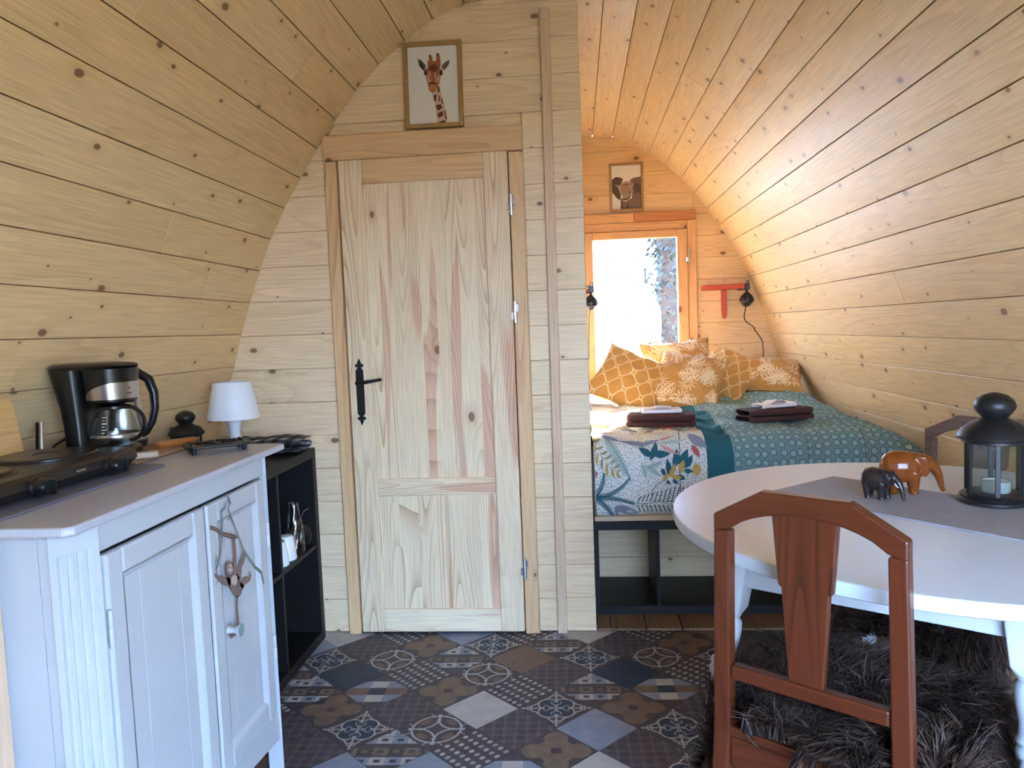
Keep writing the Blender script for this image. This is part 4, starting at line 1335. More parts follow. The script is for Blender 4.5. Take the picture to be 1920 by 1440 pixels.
# ------------------------------------------------------------------ on the black shelf: lamp and small lantern
lp = thing('table_lamp', 'small white table lamp with tapered shade on the black shelf', 'lamp', (-1.29, 2.70, 0.8135))
MB().lathe([(0.0, 0.0), (0.058, 0.0), (0.060, 0.006), (0.05, 0.016), (0.032, 0.04), (0.022, 0.075), (0.0195, 0.11), (0.023, 0.14), (0.034, 0.165), (0.040, 0.172), (0.0, 0.173)], 32).build('base', LAMPW, lp, smooth=True)
MB().lathe([(0.093, 0.165), (0.096, 0.166), (0.0685, 0.302), (0.066, 0.302), (0.0925, 0.169)], 40, cap=False).build('lamp_shade', LAMPW, lp, smooth=True)
MB().lathe([(0.012, 0.173), (0.012, 0.20), (0.02, 0.205), (0.024, 0.225), (0.016, 0.245), (0.0, 0.25)], 16).build('bulb', simple('bulb_glass', (240, 240, 235), 0.2, var=0), lp, smooth=True)

def lantern(name, label, loc, s=1.0, legs=6, rotz=0.0):
    t = thing(name, label, 'lantern', loc, rotz)
    def P(pr): return [(r * s, z * s) for r, z in pr]
    MB().lathe(P([(0.0, 0.0), (0.072, 0.0), (0.080, 0.004), (0.080, 0.010), (0.074, 0.014), (0.076, 0.020), (0.066, 0.026), (0.0, 0.026)]), 36).build('base', BLACKM, t, smooth=True)
    MB().lathe(P([(0.068, 0.150), (0.073, 0.152), (0.073, 0.158), (0.082, 0.162), (0.083, 0.167), (0.074, 0.182), (0.056, 0.198), (0.036, 0.207), (0.030, 0.212), (0.0, 0.213)]), 36).build('roof', BLACKM, t, smooth=True)
    MB().lathe(P([(0.026, 0.211), (0.036, 0.222), (0.044, 0.234), (0.046, 0.242), (0.042, 0.254), (0.028, 0.268), (0.010, 0.274), (0.0, 0.275)]), 32).build('cap', BLACKM, t, smooth=True)
    for k in range(legs):
        a = 2 * PI * k / legs
        MB().box((-0.0055 * s, -0.004 * s, 0.024 * s), (0.0055 * s, 0.004 * s, 0.155 * s), RZ(a + PI / 2) @ T((0, 0.0645 * s, 0))).build('post', BLACKM, t, bevel=0.001)
        a2 = 2 * PI * (k + 0.5) / legs
        hw = 0.062 * s * math.tan(PI / legs)
        MB().box((-hw * 0.92, -0.0006, 0.028 * s), (hw * 0.92, 0.0006, 0.150 * s), RZ(a2 + PI / 2) @ T((0, 0.0550 * s, 0))).build('glass_pane', GLASS, t)
        # punched star
        st = MB()
        q = []
        for i in range(10):
            r = (0.0062 if i % 2 == 0 else 0.0026) * s
            q.append((r * math.sin(2 * PI * i / 10), r * math.cos(2 * PI * i / 10)))
        tilt = math.radians(42)
        st.prism(q, -0.0004, 0.0006, RZ(a2 + PI / 2) @ T((0, -0.0655 * s, 0.1935 * s)) @ RX(tilt))
        st.build('star_hole', simple_black, t)
        st2 = MB().prism([(x * 0.7, y * 0.7) for x, y in q], -0.0004, 0.0006, RZ(a2 + PI / 2) @ T((0, -0.0385 * s, 0.2595 * s)) @ RX(math.radians(48)))
        st2.build('star_hole', simple_black, t)
    MB().tube([(0.045 * s * math.cos(math.radians(a)), 0.0, 0.244 * s + 0.010 * s * math.sin(math.radians(a * 2))) for a in range(170, 191, 5)], 0.0012 * s, 6).build('ring', BLACKM, t)
    return t
simple_black = simple('hole_black', (4, 4, 4), 0.9, var=0)
LN_S = lantern('candle_lantern', 'small black candle lantern on the shelf between kettle and white lamp', (-1.425, 2.60, 0.8135), 0.76, 6, 0.3)

# ================================================================== bed alcove
def shelf_custom(name, label, loc, W, Hh, dep, divs):
    s = thing(name, label, 'shelf', loc, 0)
    t = 0.038
    def bx(nm, lo, hi):
        MB().box(lo, hi).build(nm, BWOOD, s, bevel=0.001)
    bx('side_panel', (0, 0, 0), (t * 0.5, dep, Hh - t))
    bx('side_panel', (W - t, 0, 0), (W, dep, Hh - t))
    bx('top_panel', (0, 0, Hh - t), (W, dep, Hh))
    bx('bottom_panel', (t * 0.5, 0, 0), (W - t, dep, t))
    for d in divs:
        bx('divider', (d - 0.008, 0.003, t), (d + 0.008, dep, Hh - t))
    return s
DZ = 0.0118
shelf_custom('bed_shelf', 'long black open shelf unit carrying the front of the bed', (0.046, 3.23, DZ), 1.40, 0.412, 0.385, (0.272, 0.61, 0.95, 1.2))
ub = MB().box((0.046, 3.645, 0.0), (1.46, 3.66, 0.42)).build('wall_underbed', PART)
tag(ub, kind='structure')
for k in range(3):
    hplank(0.046, 1.462 if k else 1.45, 0.002 + PH * k, min(0.002 + PH * (k + 1), 0.42), 3.625, PART, ub)
bed = thing('bed', 'double bed base with mattress in the alcove under the patterned duvet', 'bed', (0.74, 4.3, 0))
MB().box((-0.69, -1.068, 0.4245), (0.70, 1.05, 0.446)).build('platform', simple('pale_board', (206, 186, 160), 0.6), bed, bevel=0.002)
MB().box((-0.675, -1.02, 0.447), (0.67, 1.03, 0.725)).build('mattress', MATT, bed, bevel=0.03, seg=3)
for x in (-0.66, 0.62):
    MB().box((x, 0.9, 0.002), (x + 0.05, 0.95, 0.424)).build('leg', BWOOD, bed)

# duvet ------------------------------------------------------------
DX0, DX1 = 0.056, 1.452
TOPL, RAD, DROP = 1.90, 0.12, 0.226
DL = TOPL + RAD * PI / 2 + DROP
def duvet_pt(x, s):
    """x metres across, s metres from the head end down to the front hem"""
    u = (x - DX0) / (DX1 - DX0)
    if s < TOPL:
        y, z, ny, nz = 5.27 - s, 0.775, 0.0, 1.0
    elif s < TOPL + RAD * PI / 2:
        a = (s - TOPL) / RAD
        y, z = 5.27 - TOPL - RAD * math.sin(a), 0.775 - RAD + RAD * math.cos(a)
        ny, nz = -math.sin(a), math.cos(a)
    else:
        y, z, ny, nz = 5.27 - TOPL - RAD, 0.775 - RAD - (s - TOPL - RAD * PI / 2), -1.0, 0.0
    # padded channels, folds and rumples
    d = 0.020 * (abs(math.sin(PI * (x + 0.11 + 0.03 * math.sin(s * 2)) / 0.36)) ** 0.6 - 0.6)
    d += 0.022 * noise.noise(Vector((x * 2.3, s * 2.1, 3.1)))
    wr = max(0.0, min(1.0, (DL - s - 0.30) / 0.25))
    d += wr * 0.020 * (1 - abs(noise.noise(Vector((x * 5 + s * 2.2, s * 9 - x * 3, 7.7)))) * 2.4)
    d += wr * 0.007 * noise.noise(Vector((x * 14, s * 22, 1.7)))
    d += 0.08 * math.exp(-((s - 0.5) / 0.4) ** 2) * max(0, u - 0.25)
    d += 0.010 * noise.noise(Vector((x * 6, 0.3, s * 1.5))) * (1 - wr)
    y += ny * d
    z += nz * d
    # the right-hand side slips down towards the curved wall
    e = max(0.0, (u - 0.88) / 0.12)
    z -= 0.10 * e * e * (nz if nz > 0.3 else 0.3)
    y += 0.10 * e * e * (1 - nz)
    # hem tucks in a little and sags at the alcove side
    h = max(0.0, 1 - (DL - s) / 0.06)
    y += 0.030 * h * h
    z += -0.010 * h * math.exp(-((x - 0.13) / 0.08) ** 2) + 0.012 * h * min(1, max(0, (x - 0.2) / 0.2))
    return Vector((x, y, z))
def surf_n(fn, a, b, e=0.004):
    p = fn(a, b)
    n = (fn(a + e, b) - fn(a - e, b)).cross(fn(a, b + e) - fn(a, b - e))
    return p, n.normalized()
def duvet_mat():
    m, t, b = newmat('duvet_print')
    uv = nd(t, 'ShaderNodeUVMap')
    sp = nd(t, 'ShaderNodeSeparateXYZ', {0: uv.outputs[0]})
    X = mth(t, 'MULTIPLY_ADD', sp.outputs[0], DX1 - DX0, DX0)
    Sx = mth(t, 'MULTIPLY', sp.outputs[1], DL)
    pv = nd(t, 'ShaderNodeCombineXYZ', {0: X, 1: Sx}).outputs[0]
    vo = nd(t, 'ShaderNodeTexVoronoi', {'Vector': pv, 'Scale': 27.0, 'Randomness': 0.28}, voronoi_dimensions='2D')
    base_t = lin((120, 148, 148))
    rings = ramp(t, vo.outputs['Distance'], [(0.0, lin((196, 208, 200))), (0.07, lin((196, 208, 200))), (0.10, lin((112, 152, 160))), (0.19, lin((112, 152, 160))), (0.22, lin((176, 196, 192))), (0.27, lin((176, 196, 192))), (0.30, lin((100, 144, 154))), (0.36, lin((70, 108, 118))), (0.40, lin((80, 116, 126))), (0.44, base_t)])
    dots = nd(t, 'ShaderNodeTexVoronoi', {'Vector': pv, 'Scale': 95.0, 'Randomness': 1.0}, voronoi_dimensions='2D')
    dk = mth(t, 'LESS_THAN', dots.outputs['Distance'], 0.20)
    white = mix(t, dk, lin((226, 226, 220)), lin((96, 122, 134)))
    # big soft patches of print on the upper side
    n1 = nd(t, 'ShaderNodeTexNoise', {'Vector': pv, 'Scale': 5.0, 'Detail': 2.0})
    pat = nd(t, 'ShaderNodeMapRange', {'Value': n1.outputs['Fac'], 'From Min': 0.56, 'From Max': 0.58})
    up_ = mth(t, 'LESS_THAN', Sx, 1.86)
    white = mix(t, mth(t, 'MULTIPLY', mth(t, 'MULTIPLY', pat.outputs[0], up_), 0.75), white, lin((170, 138, 112)))
    n2 = nd(t, 'ShaderNodeTexNoise', {'Vector': pv, 'Scale': 7.0, 'Detail': 1.0, 'Distortion': 0.6})
    pat2 = nd(t, 'ShaderNodeMapRange', {'Value': n2.outputs['Fac'], 'From Min': 0.62, 'From Max': 0.64})
    white = mix(t, mth(t, 'MULTIPLY', mth(t, 'MULTIPLY', pat2.outputs[0], up_), 0.8), white, lin((110, 120, 112)))
    c = mix(t, mth(t, 'GREATER_THAN', X, 0.537), white, lin((44, 98, 110)))
    c = mix(t, mth(t, 'GREATER_THAN', X, 0.652), c, rings)
    # seams
    t.links.new(c, b.inputs['Base Color'])
    b.inputs['Roughness'].default_value = 0.9
    b.inputs['Specular IOR Level'].default_value = 0.2
    fn = nd(t, 'ShaderNodeTexNoise', {'Vector': pv, 'Scale': 900.0, 'Detail': 1.0})
    bp = nd(t, 'ShaderNodeBump', {'Strength': 0.15, 'Distance': 0.001, 'Height': fn.outputs['Fac']})
    t.links.new(bp.outputs[0], b.inputs['Normal'])
    return m
dv = thing('duvet', 'patterned duvet, leafy white print at left and teal rings at right, spread over the bed', 'duvet', (0, 0, 0))
cover = uvgrid(lambda u, v: tuple(duvet_pt(DX0 + (DX1 - DX0) * u, DL * v)), 150, 210, 'cover', duvet_mat(), dv, solid=-0.025)

def hold(c, r=0.9): return simple('fabric_%d_%d_%d' % c, c, r, var=0.05, vscale=60)
C_TEAL, C_OCH, C_PALE, C_GREY, C_PINK, C_RED, C_OLV = hold((36, 92, 108)), hold((196, 158, 84)), hold((176, 196, 190)), hold((134, 142, 162)), hold((206, 152, 146)), hold((178, 88, 84)), hold((150, 142, 110))
C_LINE = hold((84, 104, 112))
class Print:
    """flat cloth print laid on a surface fn(a,b)"""
    def __init__(s, fn, off=0.004, sgn=1, tr=None):
        s.fn, s.off, s.sgn, s.tr, s.m, s.big = fn, off, sgn, tr, {}, []
    def pt(s, a, b, k=0):
        if s.tr:
            a, b = s.tr(a, b)
        p, n = surf_n(s.fn, a, b)
        return p + n * s.sgn * (s.off + 0.0006 * k)
    def quadgrid(s, mat_, fn2, nu, nv, k=0):
        mb = s.m.setdefault(mat_.name, (MB(), mat_))[0]
        mb.grid(lambda u, v: tuple(s.pt(*fn2(u, v), k)), nu, nv)
    def leaf(s, mat_, p0, p1, w, bend=0.0, tip=0.5, k=0, n=10):
        p0, p1 = Vector(p0), Vector(p1)
        d = p1 - p0
        nn = Vector((-d.y, d.x)).normalized()
        L = d.length
        def f(u, v):
            c = p0 + d * u + nn * bend * L * math.sin(PI * u)
            ww = w / 2 * math.sin(PI * min(1, max(0.0, u)) ** tip if tip != 1 else PI * u)
            return tuple(c + nn * ww * (2 * v - 1))
        mb = MB().grid(lambda u, v: tuple(s.pt(*f(u, v), k)), n, 2)
        e = [s.pt(*f(a, 0.5), k) for a in (0.0, 1.0)]
        if (e[1] - e[0]).length > 0.028:
            s.big.append((mb, mat_))
        else:
            q = s.m.setdefault(mat_.name, (MB(), mat_))[0]
            q.add(mb.v, mb.f)
    def line(s, mat_, pts, w, k=1, sub=3):
        q = [Vector(p) for p in pts]
        q2 = []
        for a, b in zip(q, q[1:]):
            for i in range(sub):
                q2.append(a + (b - a) * i / sub)
        q2.append(q[-1])
        mb = s.m.setdefault(mat_.name, (MB(), mat_))[0]
        vs = []
        for i, p in enumerate(q2):
            d = (q2[min(i + 1, len(q2) - 1)] - q2[max(i - 1, 0)])
            d = d.normalized() if d.length > 1e-9 else Vector((1, 0))
            n_ = Vector((-d.y, d.x)) * w / 2
            vs.append(tuple(s.pt(*(p + n_), k)))
            vs.append(tuple(s.pt(*(p - n_), k)))
        mb.add(vs, [(2 * i, 2 * i + 1, 2 * i + 3, 2 * i + 2) for i in range(len(q2) - 1)])
    def build(s, parent, name='print'):
        for mb, mat_ in s.m.values():
            tag(mb.build(name, mat_, parent), kind='stuff')
        for mb, mat_ in s.big:
            mb.build('leaf_' + name, mat_, parent)
PK = 0.000361
pr = Print(duvet_pt, 0.0035, 1, tr=lambda cx, cy: (max(0.059, 0.052 + (cx - 65) * PK), DL - (1160 - cy) * PK - 0.005))
_p, _n = surf_n(duvet_pt, 0.4, DL - 0.12)
if _n.y > 0:
    pr.sgn = -1
print('duvet normal', _n)
# pale ribbed leaf
pr.leaf(C_PALE, (210, 110), (520, 720), 130, 0.03, 0.8)
for k in range(16):
    u = 0.06 + 0.88 * k / 15
    x, y = 210 + 310 * u, 110 + 610 * u
    w = 58 * math.sin(PI * u ** 0.8)
    for sg in (1, -1):
        pr.line(C_LINE, [(x, y), (x + sg * w * 0.95 - 10, y - sg * w * 0.35 - 26)], 5, 1, 2)
pr.line(C_LINE, [(210, 110), (370, 420), (520, 720)], 6, 1, 4)
# ochre sprig
pr.line(C_OLV, [(50, 420), (120, 380), (240, 470), (330, 570), (390, 670)], 7, 1, 4)
for (x, y), (x2, y2) in (((60, 400), (100, 270)), ((90, 330), (200, 290)), ((120, 385), (110, 520)), ((150, 390), (250, 345)), ((180, 420), (165, 570)), ((205, 440), (295, 390)), ((230, 470), (240, 670)), ((260, 490), (340, 440)), ((290, 530), (310, 680)), ((310, 545), (385, 500)), ((340, 580), (380, 680)), ((340, 570), (410, 575)), ((40, 300), (110, 260))):
    pr.leaf(C_OCH if (x + y) % 3 else C_OLV, (x, y), (x2, y2), 34, 0.06, 0.9, n=6)
# dark ferns from the corner
for e, b in (((190, 600), 0.10), ((490, 680), 0.12), ((540, 985), -0.05), ((310, 1150), -0.06)):
    p0 = Vector((62, 900))
    d = Vector(e) - p0
    nn = Vector((-d.y, d.x)).normalized()
    sp = [p0 + d * (q / 8) + nn * b * d.length * math.sin(PI * q / 8) for q in range(9)]
    pr.line(C_TEAL, [tuple(q) for q in sp], 6, 1, 2)
    nb = int(d.length / 15)
    for i in range(1, nb):
        u = i / nb
        c = p0 + d * u + nn * b * d.length * math.sin(PI * u)
        ln = 48 * (1 - 0.45 * u)
        for sg in (1, -1):
            q = c + nn * sg * ln * 0.8 + d.normalized() * ln * 0.75
            pr.leaf(C_TEAL, tuple(c), tuple(q), 11, 0, 0.8, n=3)
# dark three-lobed leaf and its pale twin
for ps_, mt2, w in ((((745, 470), (830, 240)), C_TEAL, 80), (((760, 430), (610, 290)), C_TEAL, 90), (((760, 380), (985, 400)), C_TEAL, 90)):
    pr.leaf(mt2, ps_[0], ps_[1], w, 0.05, 0.9)
for a, b in (((690, 690), (640, 480)), ((700, 560), (880, 485)), ((690, 520), (865, 655))):
    pr.leaf(C_PALE, a, b, 80, 0.02, 0.9)
    pr.line(C_LINE, [a, b], 5, 1, 3)
# mustard plant
for a, b, w in (((950, 640), (935, 450), 66), ((1010, 560), (1060, 345), 84), ((1070, 520), (1190, 350), 88), ((1110, 560), (1240, 420), 80), ((1130, 580), (1235, 600), 60), ((1060, 640), (1145, 695), 60), ((1000, 690), (1065, 745), 44), ((930, 700), (970, 750), 40), ((900, 650), (875, 555), 46)):
    pr.leaf(C_TEAL, a, b, w, 0.06, 0.9)
for a, b, w in (((890, 720), (935, 610), 54), ((955, 665), (1035, 500), 60), ((1070, 590), (1135, 470), 66), ((970, 650), (1110, 670), 60), ((1080, 590), (1140, 590), 40)):
    pr.leaf(C_OCH, a, b, w, 0.04, 0.9, k=2)
pr.line(C_TEAL, [(750, 900), (760, 830), (820, 750), (890, 700)], 7, 1, 4)
# beaded fern
pr.line(C_TEAL, [(520, 985), (700, 985), (860, 955), (1080, 960), (1300, 950)], 6, 1, 4)
for i in range(13):
    x = 580 + 50 * i
    h = 70 + 14 * min(i, 8)
    for q in range(6):
        pr.leaf(C_TEAL, (x + q * 7, 965 - h * q / 6), (x + q * 7 + 9, 965 - h * (q + 1) / 6), 20, 0, 1, n=3)
        if q < 4:
            pr.leaf(C_TEAL, (x + q * 8, 1000 + 24 * q), (x + q * 8 + 8, 1024 + 24 * q), 20, 0, 1, n=3)
# moth
pr.leaf(C_GREY, (310, 1010), (600, 1105), 90, 0.0, 0.8)
pr.leaf(C_GREY, (320, 1000), (350, 1140), 60, 0.0, 0.8)
pr.leaf(C_PALE, (440, 1060), (545, 1085), 34, 0, 1, k=2)
pr.leaf(C_PALE, (345, 1060), (365, 1120), 20, 0, 1, k=2)
# grey and pink leaves near the edge
pr.leaf(C_GREY, (380, 190), (900, 215), 90, 0.05, 0.9, n=16)
pr.leaf(C_GREY, (170, 90), (400, 190), 80, 0.05, 0.9)
for a, b in (((850, 220), (1070, 130)), ((850, 250), (1190, 230)), ((860, 280), (1110, 420))):
    pr.leaf(C_PINK if a[1] != 250 else C_PALE, a, b, 46, 0.05, 0.8)
pr.leaf(C_GREY, (1215, 130), (1420, 340), 150, 0.02, 0.9)
pr.leaf(C_RED, (1240, 300), (1320, 450), 70, 0.0, 0.9)
pr.leaf(C_OCH, (1270, 500), (1290, 660), 100, 0, 1)
pr.leaf(C_RED, (66, 540), (72, 680), 80, 0, 1)
pr.leaf(C_OLV, (95, 90), (110, 260), 110, 0, 1)
rq = random.Random(3)
for k in range(26):
    cx, cy = rq.uniform(70, 1360), rq.uniform(-2600, 20)
    a = rq.uniform(0, 6.28)
    L = rq.uniform(140, 320)
    pr.leaf(rq.choice([C_OLV, C_GREY, C_PINK, C_OCH, C_PALE, C_RED]), (cx, cy), (max(66, min(1360, cx + L * math.cos(a))), cy + L * math.sin(a)), rq.uniform(40, 90), 0.05, 0.9)
pr.build(dv, 'print')
# stitched seam cords
seam = Print(duvet_pt, 0.002, pr.sgn)
for x in (0.06, 0.43, 0.97, 1.20):
    seam.line(C_LINE, [(x + 0.012 * math.sin(q * 0.9), 0.9 + (DL - 0.92) * q / 14) for q in range(15)], 0.004, 1, 4)
seam.build(dv, 'seam')

# pillows -----------------------------------------------------------
def pillow_fn(w, h, t, seed, back=False):
    def fn(u, v):
        """u,v in -1..1"""
        k = max(0.0, (1 - u * u)) ** 0.5 * max(0.0, (1 - v * v)) ** 0.5
        pin = 0.10
        x = w / 2 * u * (1 - pin * (1 - v * v) * abs(u))
        y = h / 2 * v * (1 - pin * (1 - u * u) * abs(v))
        z = t / 2 * k ** 0.75
        z *= 1 + 0.25 * noise.noise(Vector((u * 1.7 + seed, v * 1.7, seed)))
        z += 0.010 * noise.noise(Vector((u * 4 + seed, v * 4, 2.0))) * k
        return Vector((x, y, -z if back else z))
    return fn
def ogee_mat():
    m, t, b = newmat('ochre_trellis_cotton')
    uv = nd(t, 'ShaderNodeUVMap')
    sp = nd(t, 'ShaderNodeSeparateXYZ', {0: uv.outputs[0]})
    n_ = nd(t, 'ShaderNodeTexNoise', {'Vector': uv.outputs[0], 'Scale': 9.0, 'Detail': 1.0})
    wob = mth(t, 'MULTIPLY', mth(t, 'SUBTRACT', n_.outputs['Fac'], 0.5), 0.02)
    a = mth(t, 'COSINE', mth(t, 'MULTIPLY', mth(t, 'ADD', sp.outputs[0], wob), 2 * PI * 4.0))
    c = mth(t, 'COSINE', mth(t, 'MULTIPLY', mth(t, 'ADD', sp.outputs[1], wob), 2 * PI * 3.0))
    f = mth(t, 'ABSOLUTE', mth(t, 'ADD', a, c))
    l1 = mth(t, 'LESS_THAN', mth(t, 'ABSOLUTE', mth(t, 'SUBTRACT', f, 0.14)), 0.075)
    col = mix(t, l1, lin((192, 142, 76)), lin((240, 216, 178)))
    t.links.new(col, b.inputs['Base Color'])
    b.inputs['Roughness'].default_value = 0.9
    b.inputs['Specular IOR Level'].default_value = 0.2
    return m
OGEE = ogee_mat()
def pillow(label, w, h, t, seed, M, kind):
    r_ = thing('cushion', label, 'cushion', group='ochre cushions at the head of the bed')
    r_.matrix_basis = M
    ff, fb = pillow_fn(w, h, t, seed), pillow_fn(w, h, t, seed + 5, True)
    mat_ = OGEE if kind == 'trellis' else OCHRE
    uvgrid(lambda u, v: tuple(ff(2 * u - 1, 2 * v - 1)), 40, 40, 'front_cover', mat_, r_)
    uvgrid(lambda u, v: tuple(fb(1 - 2 * u, 2 * v - 1)), 28, 28, 'back_cover', mat_, r_)
    edge = [tuple(ff(2 * k / 20 - 1, -1)) for k in range(20)] + [tuple(ff(1, 2 * k / 20 - 1)) for k in range(20)] + [tuple(ff(1 - 2 * k / 20, 1)) for k in range(20)] + [tuple(ff(-1, 1 - 2 * k / 20)) for k in range(21)]
    MB().tube(edge, 0.004, 6, cap=False).build('piping', mat_, r_, smooth=True)
    if kind == 'leaf':
        P_ = Print(ff, 0.003, 1)
        rr_ = random.Random(seed)
        ctrs = [(x, y) for x in (-0.78, -0.4, 0.0, 0.4, 0.78) for y in (-0.78, -0.38, 0.02, 0.4, 0.78)]
        for (cx, cy) in ctrs:
            cx += rr_.uniform(-0.1, 0.1)
            cy += rr_.uniform(-0.1, 0.1)
            a0 = rr_.uniform(0, 6.28)
            cl_ = lambda p: (max(-0.95, min(0.95, p[0])), max(-0.95, min(0.95, p[1])))
            if rr_.random() < 0.5:      # feathery flower
                for q in range(11):
                    a = a0 + q * 2 * PI / 11
                    P_.leaf(PRINT, cl_((cx + 0.04 * math.cos(a), cy + 0.04 * math.sin(a))), cl_((cx + 0.30 * math.cos(a), cy + 0.30 * math.sin(a))), 0.036, 0.12, 0.8, n=5)
            else:                        # sprig of outlined leaves
                d = Vector((math.cos(a0), math.sin(a0)))
                P_.line(PRINT, [cl_((cx, cy)), cl_((cx + d.x * 0.5, cy + d.y * 0.5))], 0.022, 1, 5)
                for q in range(5):
                    b = Vector((cx, cy)) + d * (0.06 + 0.1 * q)
                    for sg in (-1, 1):
                        e = Vector((d.x * math.cos(sg * 0.9) - d.y * math.sin(sg * 0.9), d.x * math.sin(sg * 0.9) + d.y * math.cos(sg * 0.9))) * (0.24 - 0.02 * q)
                        n2 = Vector((-e.y, e.x)) * 0.22
                        P_.line(PRINT, [cl_(b), cl_(b + e * 0.5 + n2), cl_(b + e)], 0.020, 1, 3)
                        P_.line(PRINT, [cl_(b), cl_(b + e * 0.5 - n2), cl_(b + e)], 0.020, 1, 3)
        P_.build(r_, 'print')
    return r_
def PMx(c, rz, lean, spin):
    """cushion plane: lean = angle back from vertical, spin = turn in its own plane"""
    return T(c) @ RZ(math.radians(rz)) @ RX(math.radians(90 - lean)) @ RZ(math.radians(spin))
pillow('ochre trellis cushion at left, turned on its corner by the window', 0.46, 0.44, 0.16, 1.3, PMx((0.325, 4.66, 0.93), 8, 42, -33), 'trellis')
pillow('ochre leaf-print cushion in front, second from left', 0.42, 0.46, 0.15, 4.1, PMx((0.665, 4.64, 0.91), -6, 47, -14), 'leaf')
pillow('ochre trellis cushion wedged between the two leaf-print cushions at right', 0.36, 0.44, 0.14, 7.7, PMx((0.925, 4.84, 0.935), -4, 50, -32), 'trellis')
pillow('ochre leaf-print cushion lying flattest, next to the slanting wall', 0.54, 0.40, 0.17, 9.2, PMx((1.145, 4.90, 0.915), -10, 66, -5), 'leaf')
pillow('ochre leaf-print cushion propped behind the others below the window', 0.46, 0.40, 0.14, 12.6, PMx((0.66, 5.06, 0.975), 0, 28, 4), 'leaf')

# folded towels -----------------------------------------------------
def fold_tube(mb, L, w, t, n=12, seed=0):
    """soft folded slab with a rounded fold on the long front side"""
    secs = []
    for k in range(n + 1):
        x = -L / 2 + L * k / n
        e = min(1, 6 * min(k, n - k) / n + 0.75)
        secs.append((x, e))
    def fn(u, v):
        x = -L / 2 + L * u
        a = 2 * PI * v
        c, s_ = math.cos(a), math.sin(a)
        ex = 1 - 0.25 * max(0, (abs(2 * u - 1) - 0.9) / 0.1) ** 2
        y = w / 2 * math.copysign(abs(c) ** 0.35, c) * ex
        z = t / 2 + t / 2 * math.copysign(abs(s_) ** 0.6, s_) * ex
        z += 0.004 * noise.noise(Vector((x * 9 + seed, y * 9, a))) * (1 if s_ > 0 else 0)
        return (x, y, z)
    mb.grid(fn, 30, 28)
    return mb
def towel_stack(lab_b, lab_w, c, rz, L, wl_):
    z = c[2]
    a = thing('bath_towel', lab_b, 'towel', c, math.radians(rz), 'folded towels on the bed')
    fold_tube(MB(), L, 0.17, 0.030, seed=c[0]).build('lower_fold', TOWB, a, smooth=True, angle=80)
    mb = fold_tube(MB(), L * 0.98, 0.165, 0.032, seed=c[1])
    mb.v = [(x, y, zz + 0.029) for x, y, zz in mb.v]
    mb.build('upper_fold', TOWB, a, smooth=True, angle=80)
    b = thing('face_cloth', lab_w, 'cloth', (c[0], c[1], z + 0.062), math.radians(rz + 8), 'white cloths on the brown towels')
    fold_tube(MB(), wl_, 0.10, 0.022, seed=c[0] * 3).build('fold', TOWW, b, smooth=True, angle=80)
    mb = MB().grid(lambda u, v: (-wl_ * 0.32 + wl_ * 0.62 * u, -0.035 + 0.07 * v, 0.021 + 0.018 * math.sin(PI * u) ** 2 * (1 - 0.4 * v) + 0.004 * noise.noise(Vector((u * 4, v * 4, c[0])))), 16, 10)
    mb.build('loose_corner', TOWW, b, smooth=True, angle=80)
towel_stack('folded brown towel lying nearer the partition on the leafy side of the duvet', 'crumpled white cloth on the left brown towel', (0.385, 3.60, 0.788), -9, 0.32, 0.19)
towel_stack('folded brown towel lying on the teal ring-print side of the duvet', 'long white cloth on the right brown towel', (0.935, 3.70, 0.788), 17, 0.34, 0.20)

# ------------------------------------------------------------------ pictures
def picture(name, label, x0, x1, z0, z1, y, tilt, shapes, fmat=FRAMEP):
    t = thing(name, label, 'picture', ((x0 + x1) / 2, y, z0))
    W, Hh = x1 - x0, z1 - z0
    t.rotation_euler = (0, tilt, 0)
    f = 0.0165
    def bx(nm, lo, hi):
        MB().box(lo, hi).build(nm, fmat, t, bevel=0.001)
    bx('frame_side', (-W / 2, -0.020, 0), (-W / 2 + f, 0, Hh))
    bx('frame_side', (W / 2 - f, -0.020, 0), (W / 2, 0, Hh))
    bx('frame_rail', (-W / 2 + f, -0.020, 0), (W / 2 - f, 0, f))
    bx('frame_rail', (-W / 2 + f, -0.020, Hh - f), (W / 2 - f, 0, Hh))
    pm = MB().box((-W / 2 + f, -0.008, f), (W / 2 - f, -0.002, Hh - f)).build('print_sheet', PAPER, t)
    iw, ih = W - 2 * f, Hh - 2 * f
    for mat_, lay, pts in shapes:
        MB().flat([(-iw / 2 + u * iw, f + (1 - v) * ih) for u, v in pts], 0.0082 + 0.00015 * lay).build('printed_shape', mat_, pm, M=basis((1, 0, 0), (0, 0, 1), (0, -1, 0), (0, 0, 0)))
    return t
def ink(c): return simple('ink_%d_%d_%d' % c, c, 0.7, var=0.08, vscale=120)
def gmap(pts):
    r = []
    for x, y in pts:
        v = ((y - 210) + (x - 135) * 0.075) / 1062
        u = ((x - 135) - (y - 210) * 0.062) / 703
        r.append((max(0.0, min(1, u)), max(0.0, min(1.0, v))))
    return r
g_red, g_dk, g_cream, g_sp, g_ear, g_muz, g_blk = ink((158, 92, 58)), ink((104, 56, 34)), ink((206, 172, 156)), ink((104, 48, 26)), ink((104, 96, 82)), ink((184, 116, 60)), ink((36, 26, 22))
gs = [(g_cream, 1, gmap([(500, 800), (540, 950), (575, 1150), (580, 1262), (720, 1250), (725, 1180), (690, 1020), (640, 850), (600, 720), (560, 720)]))]
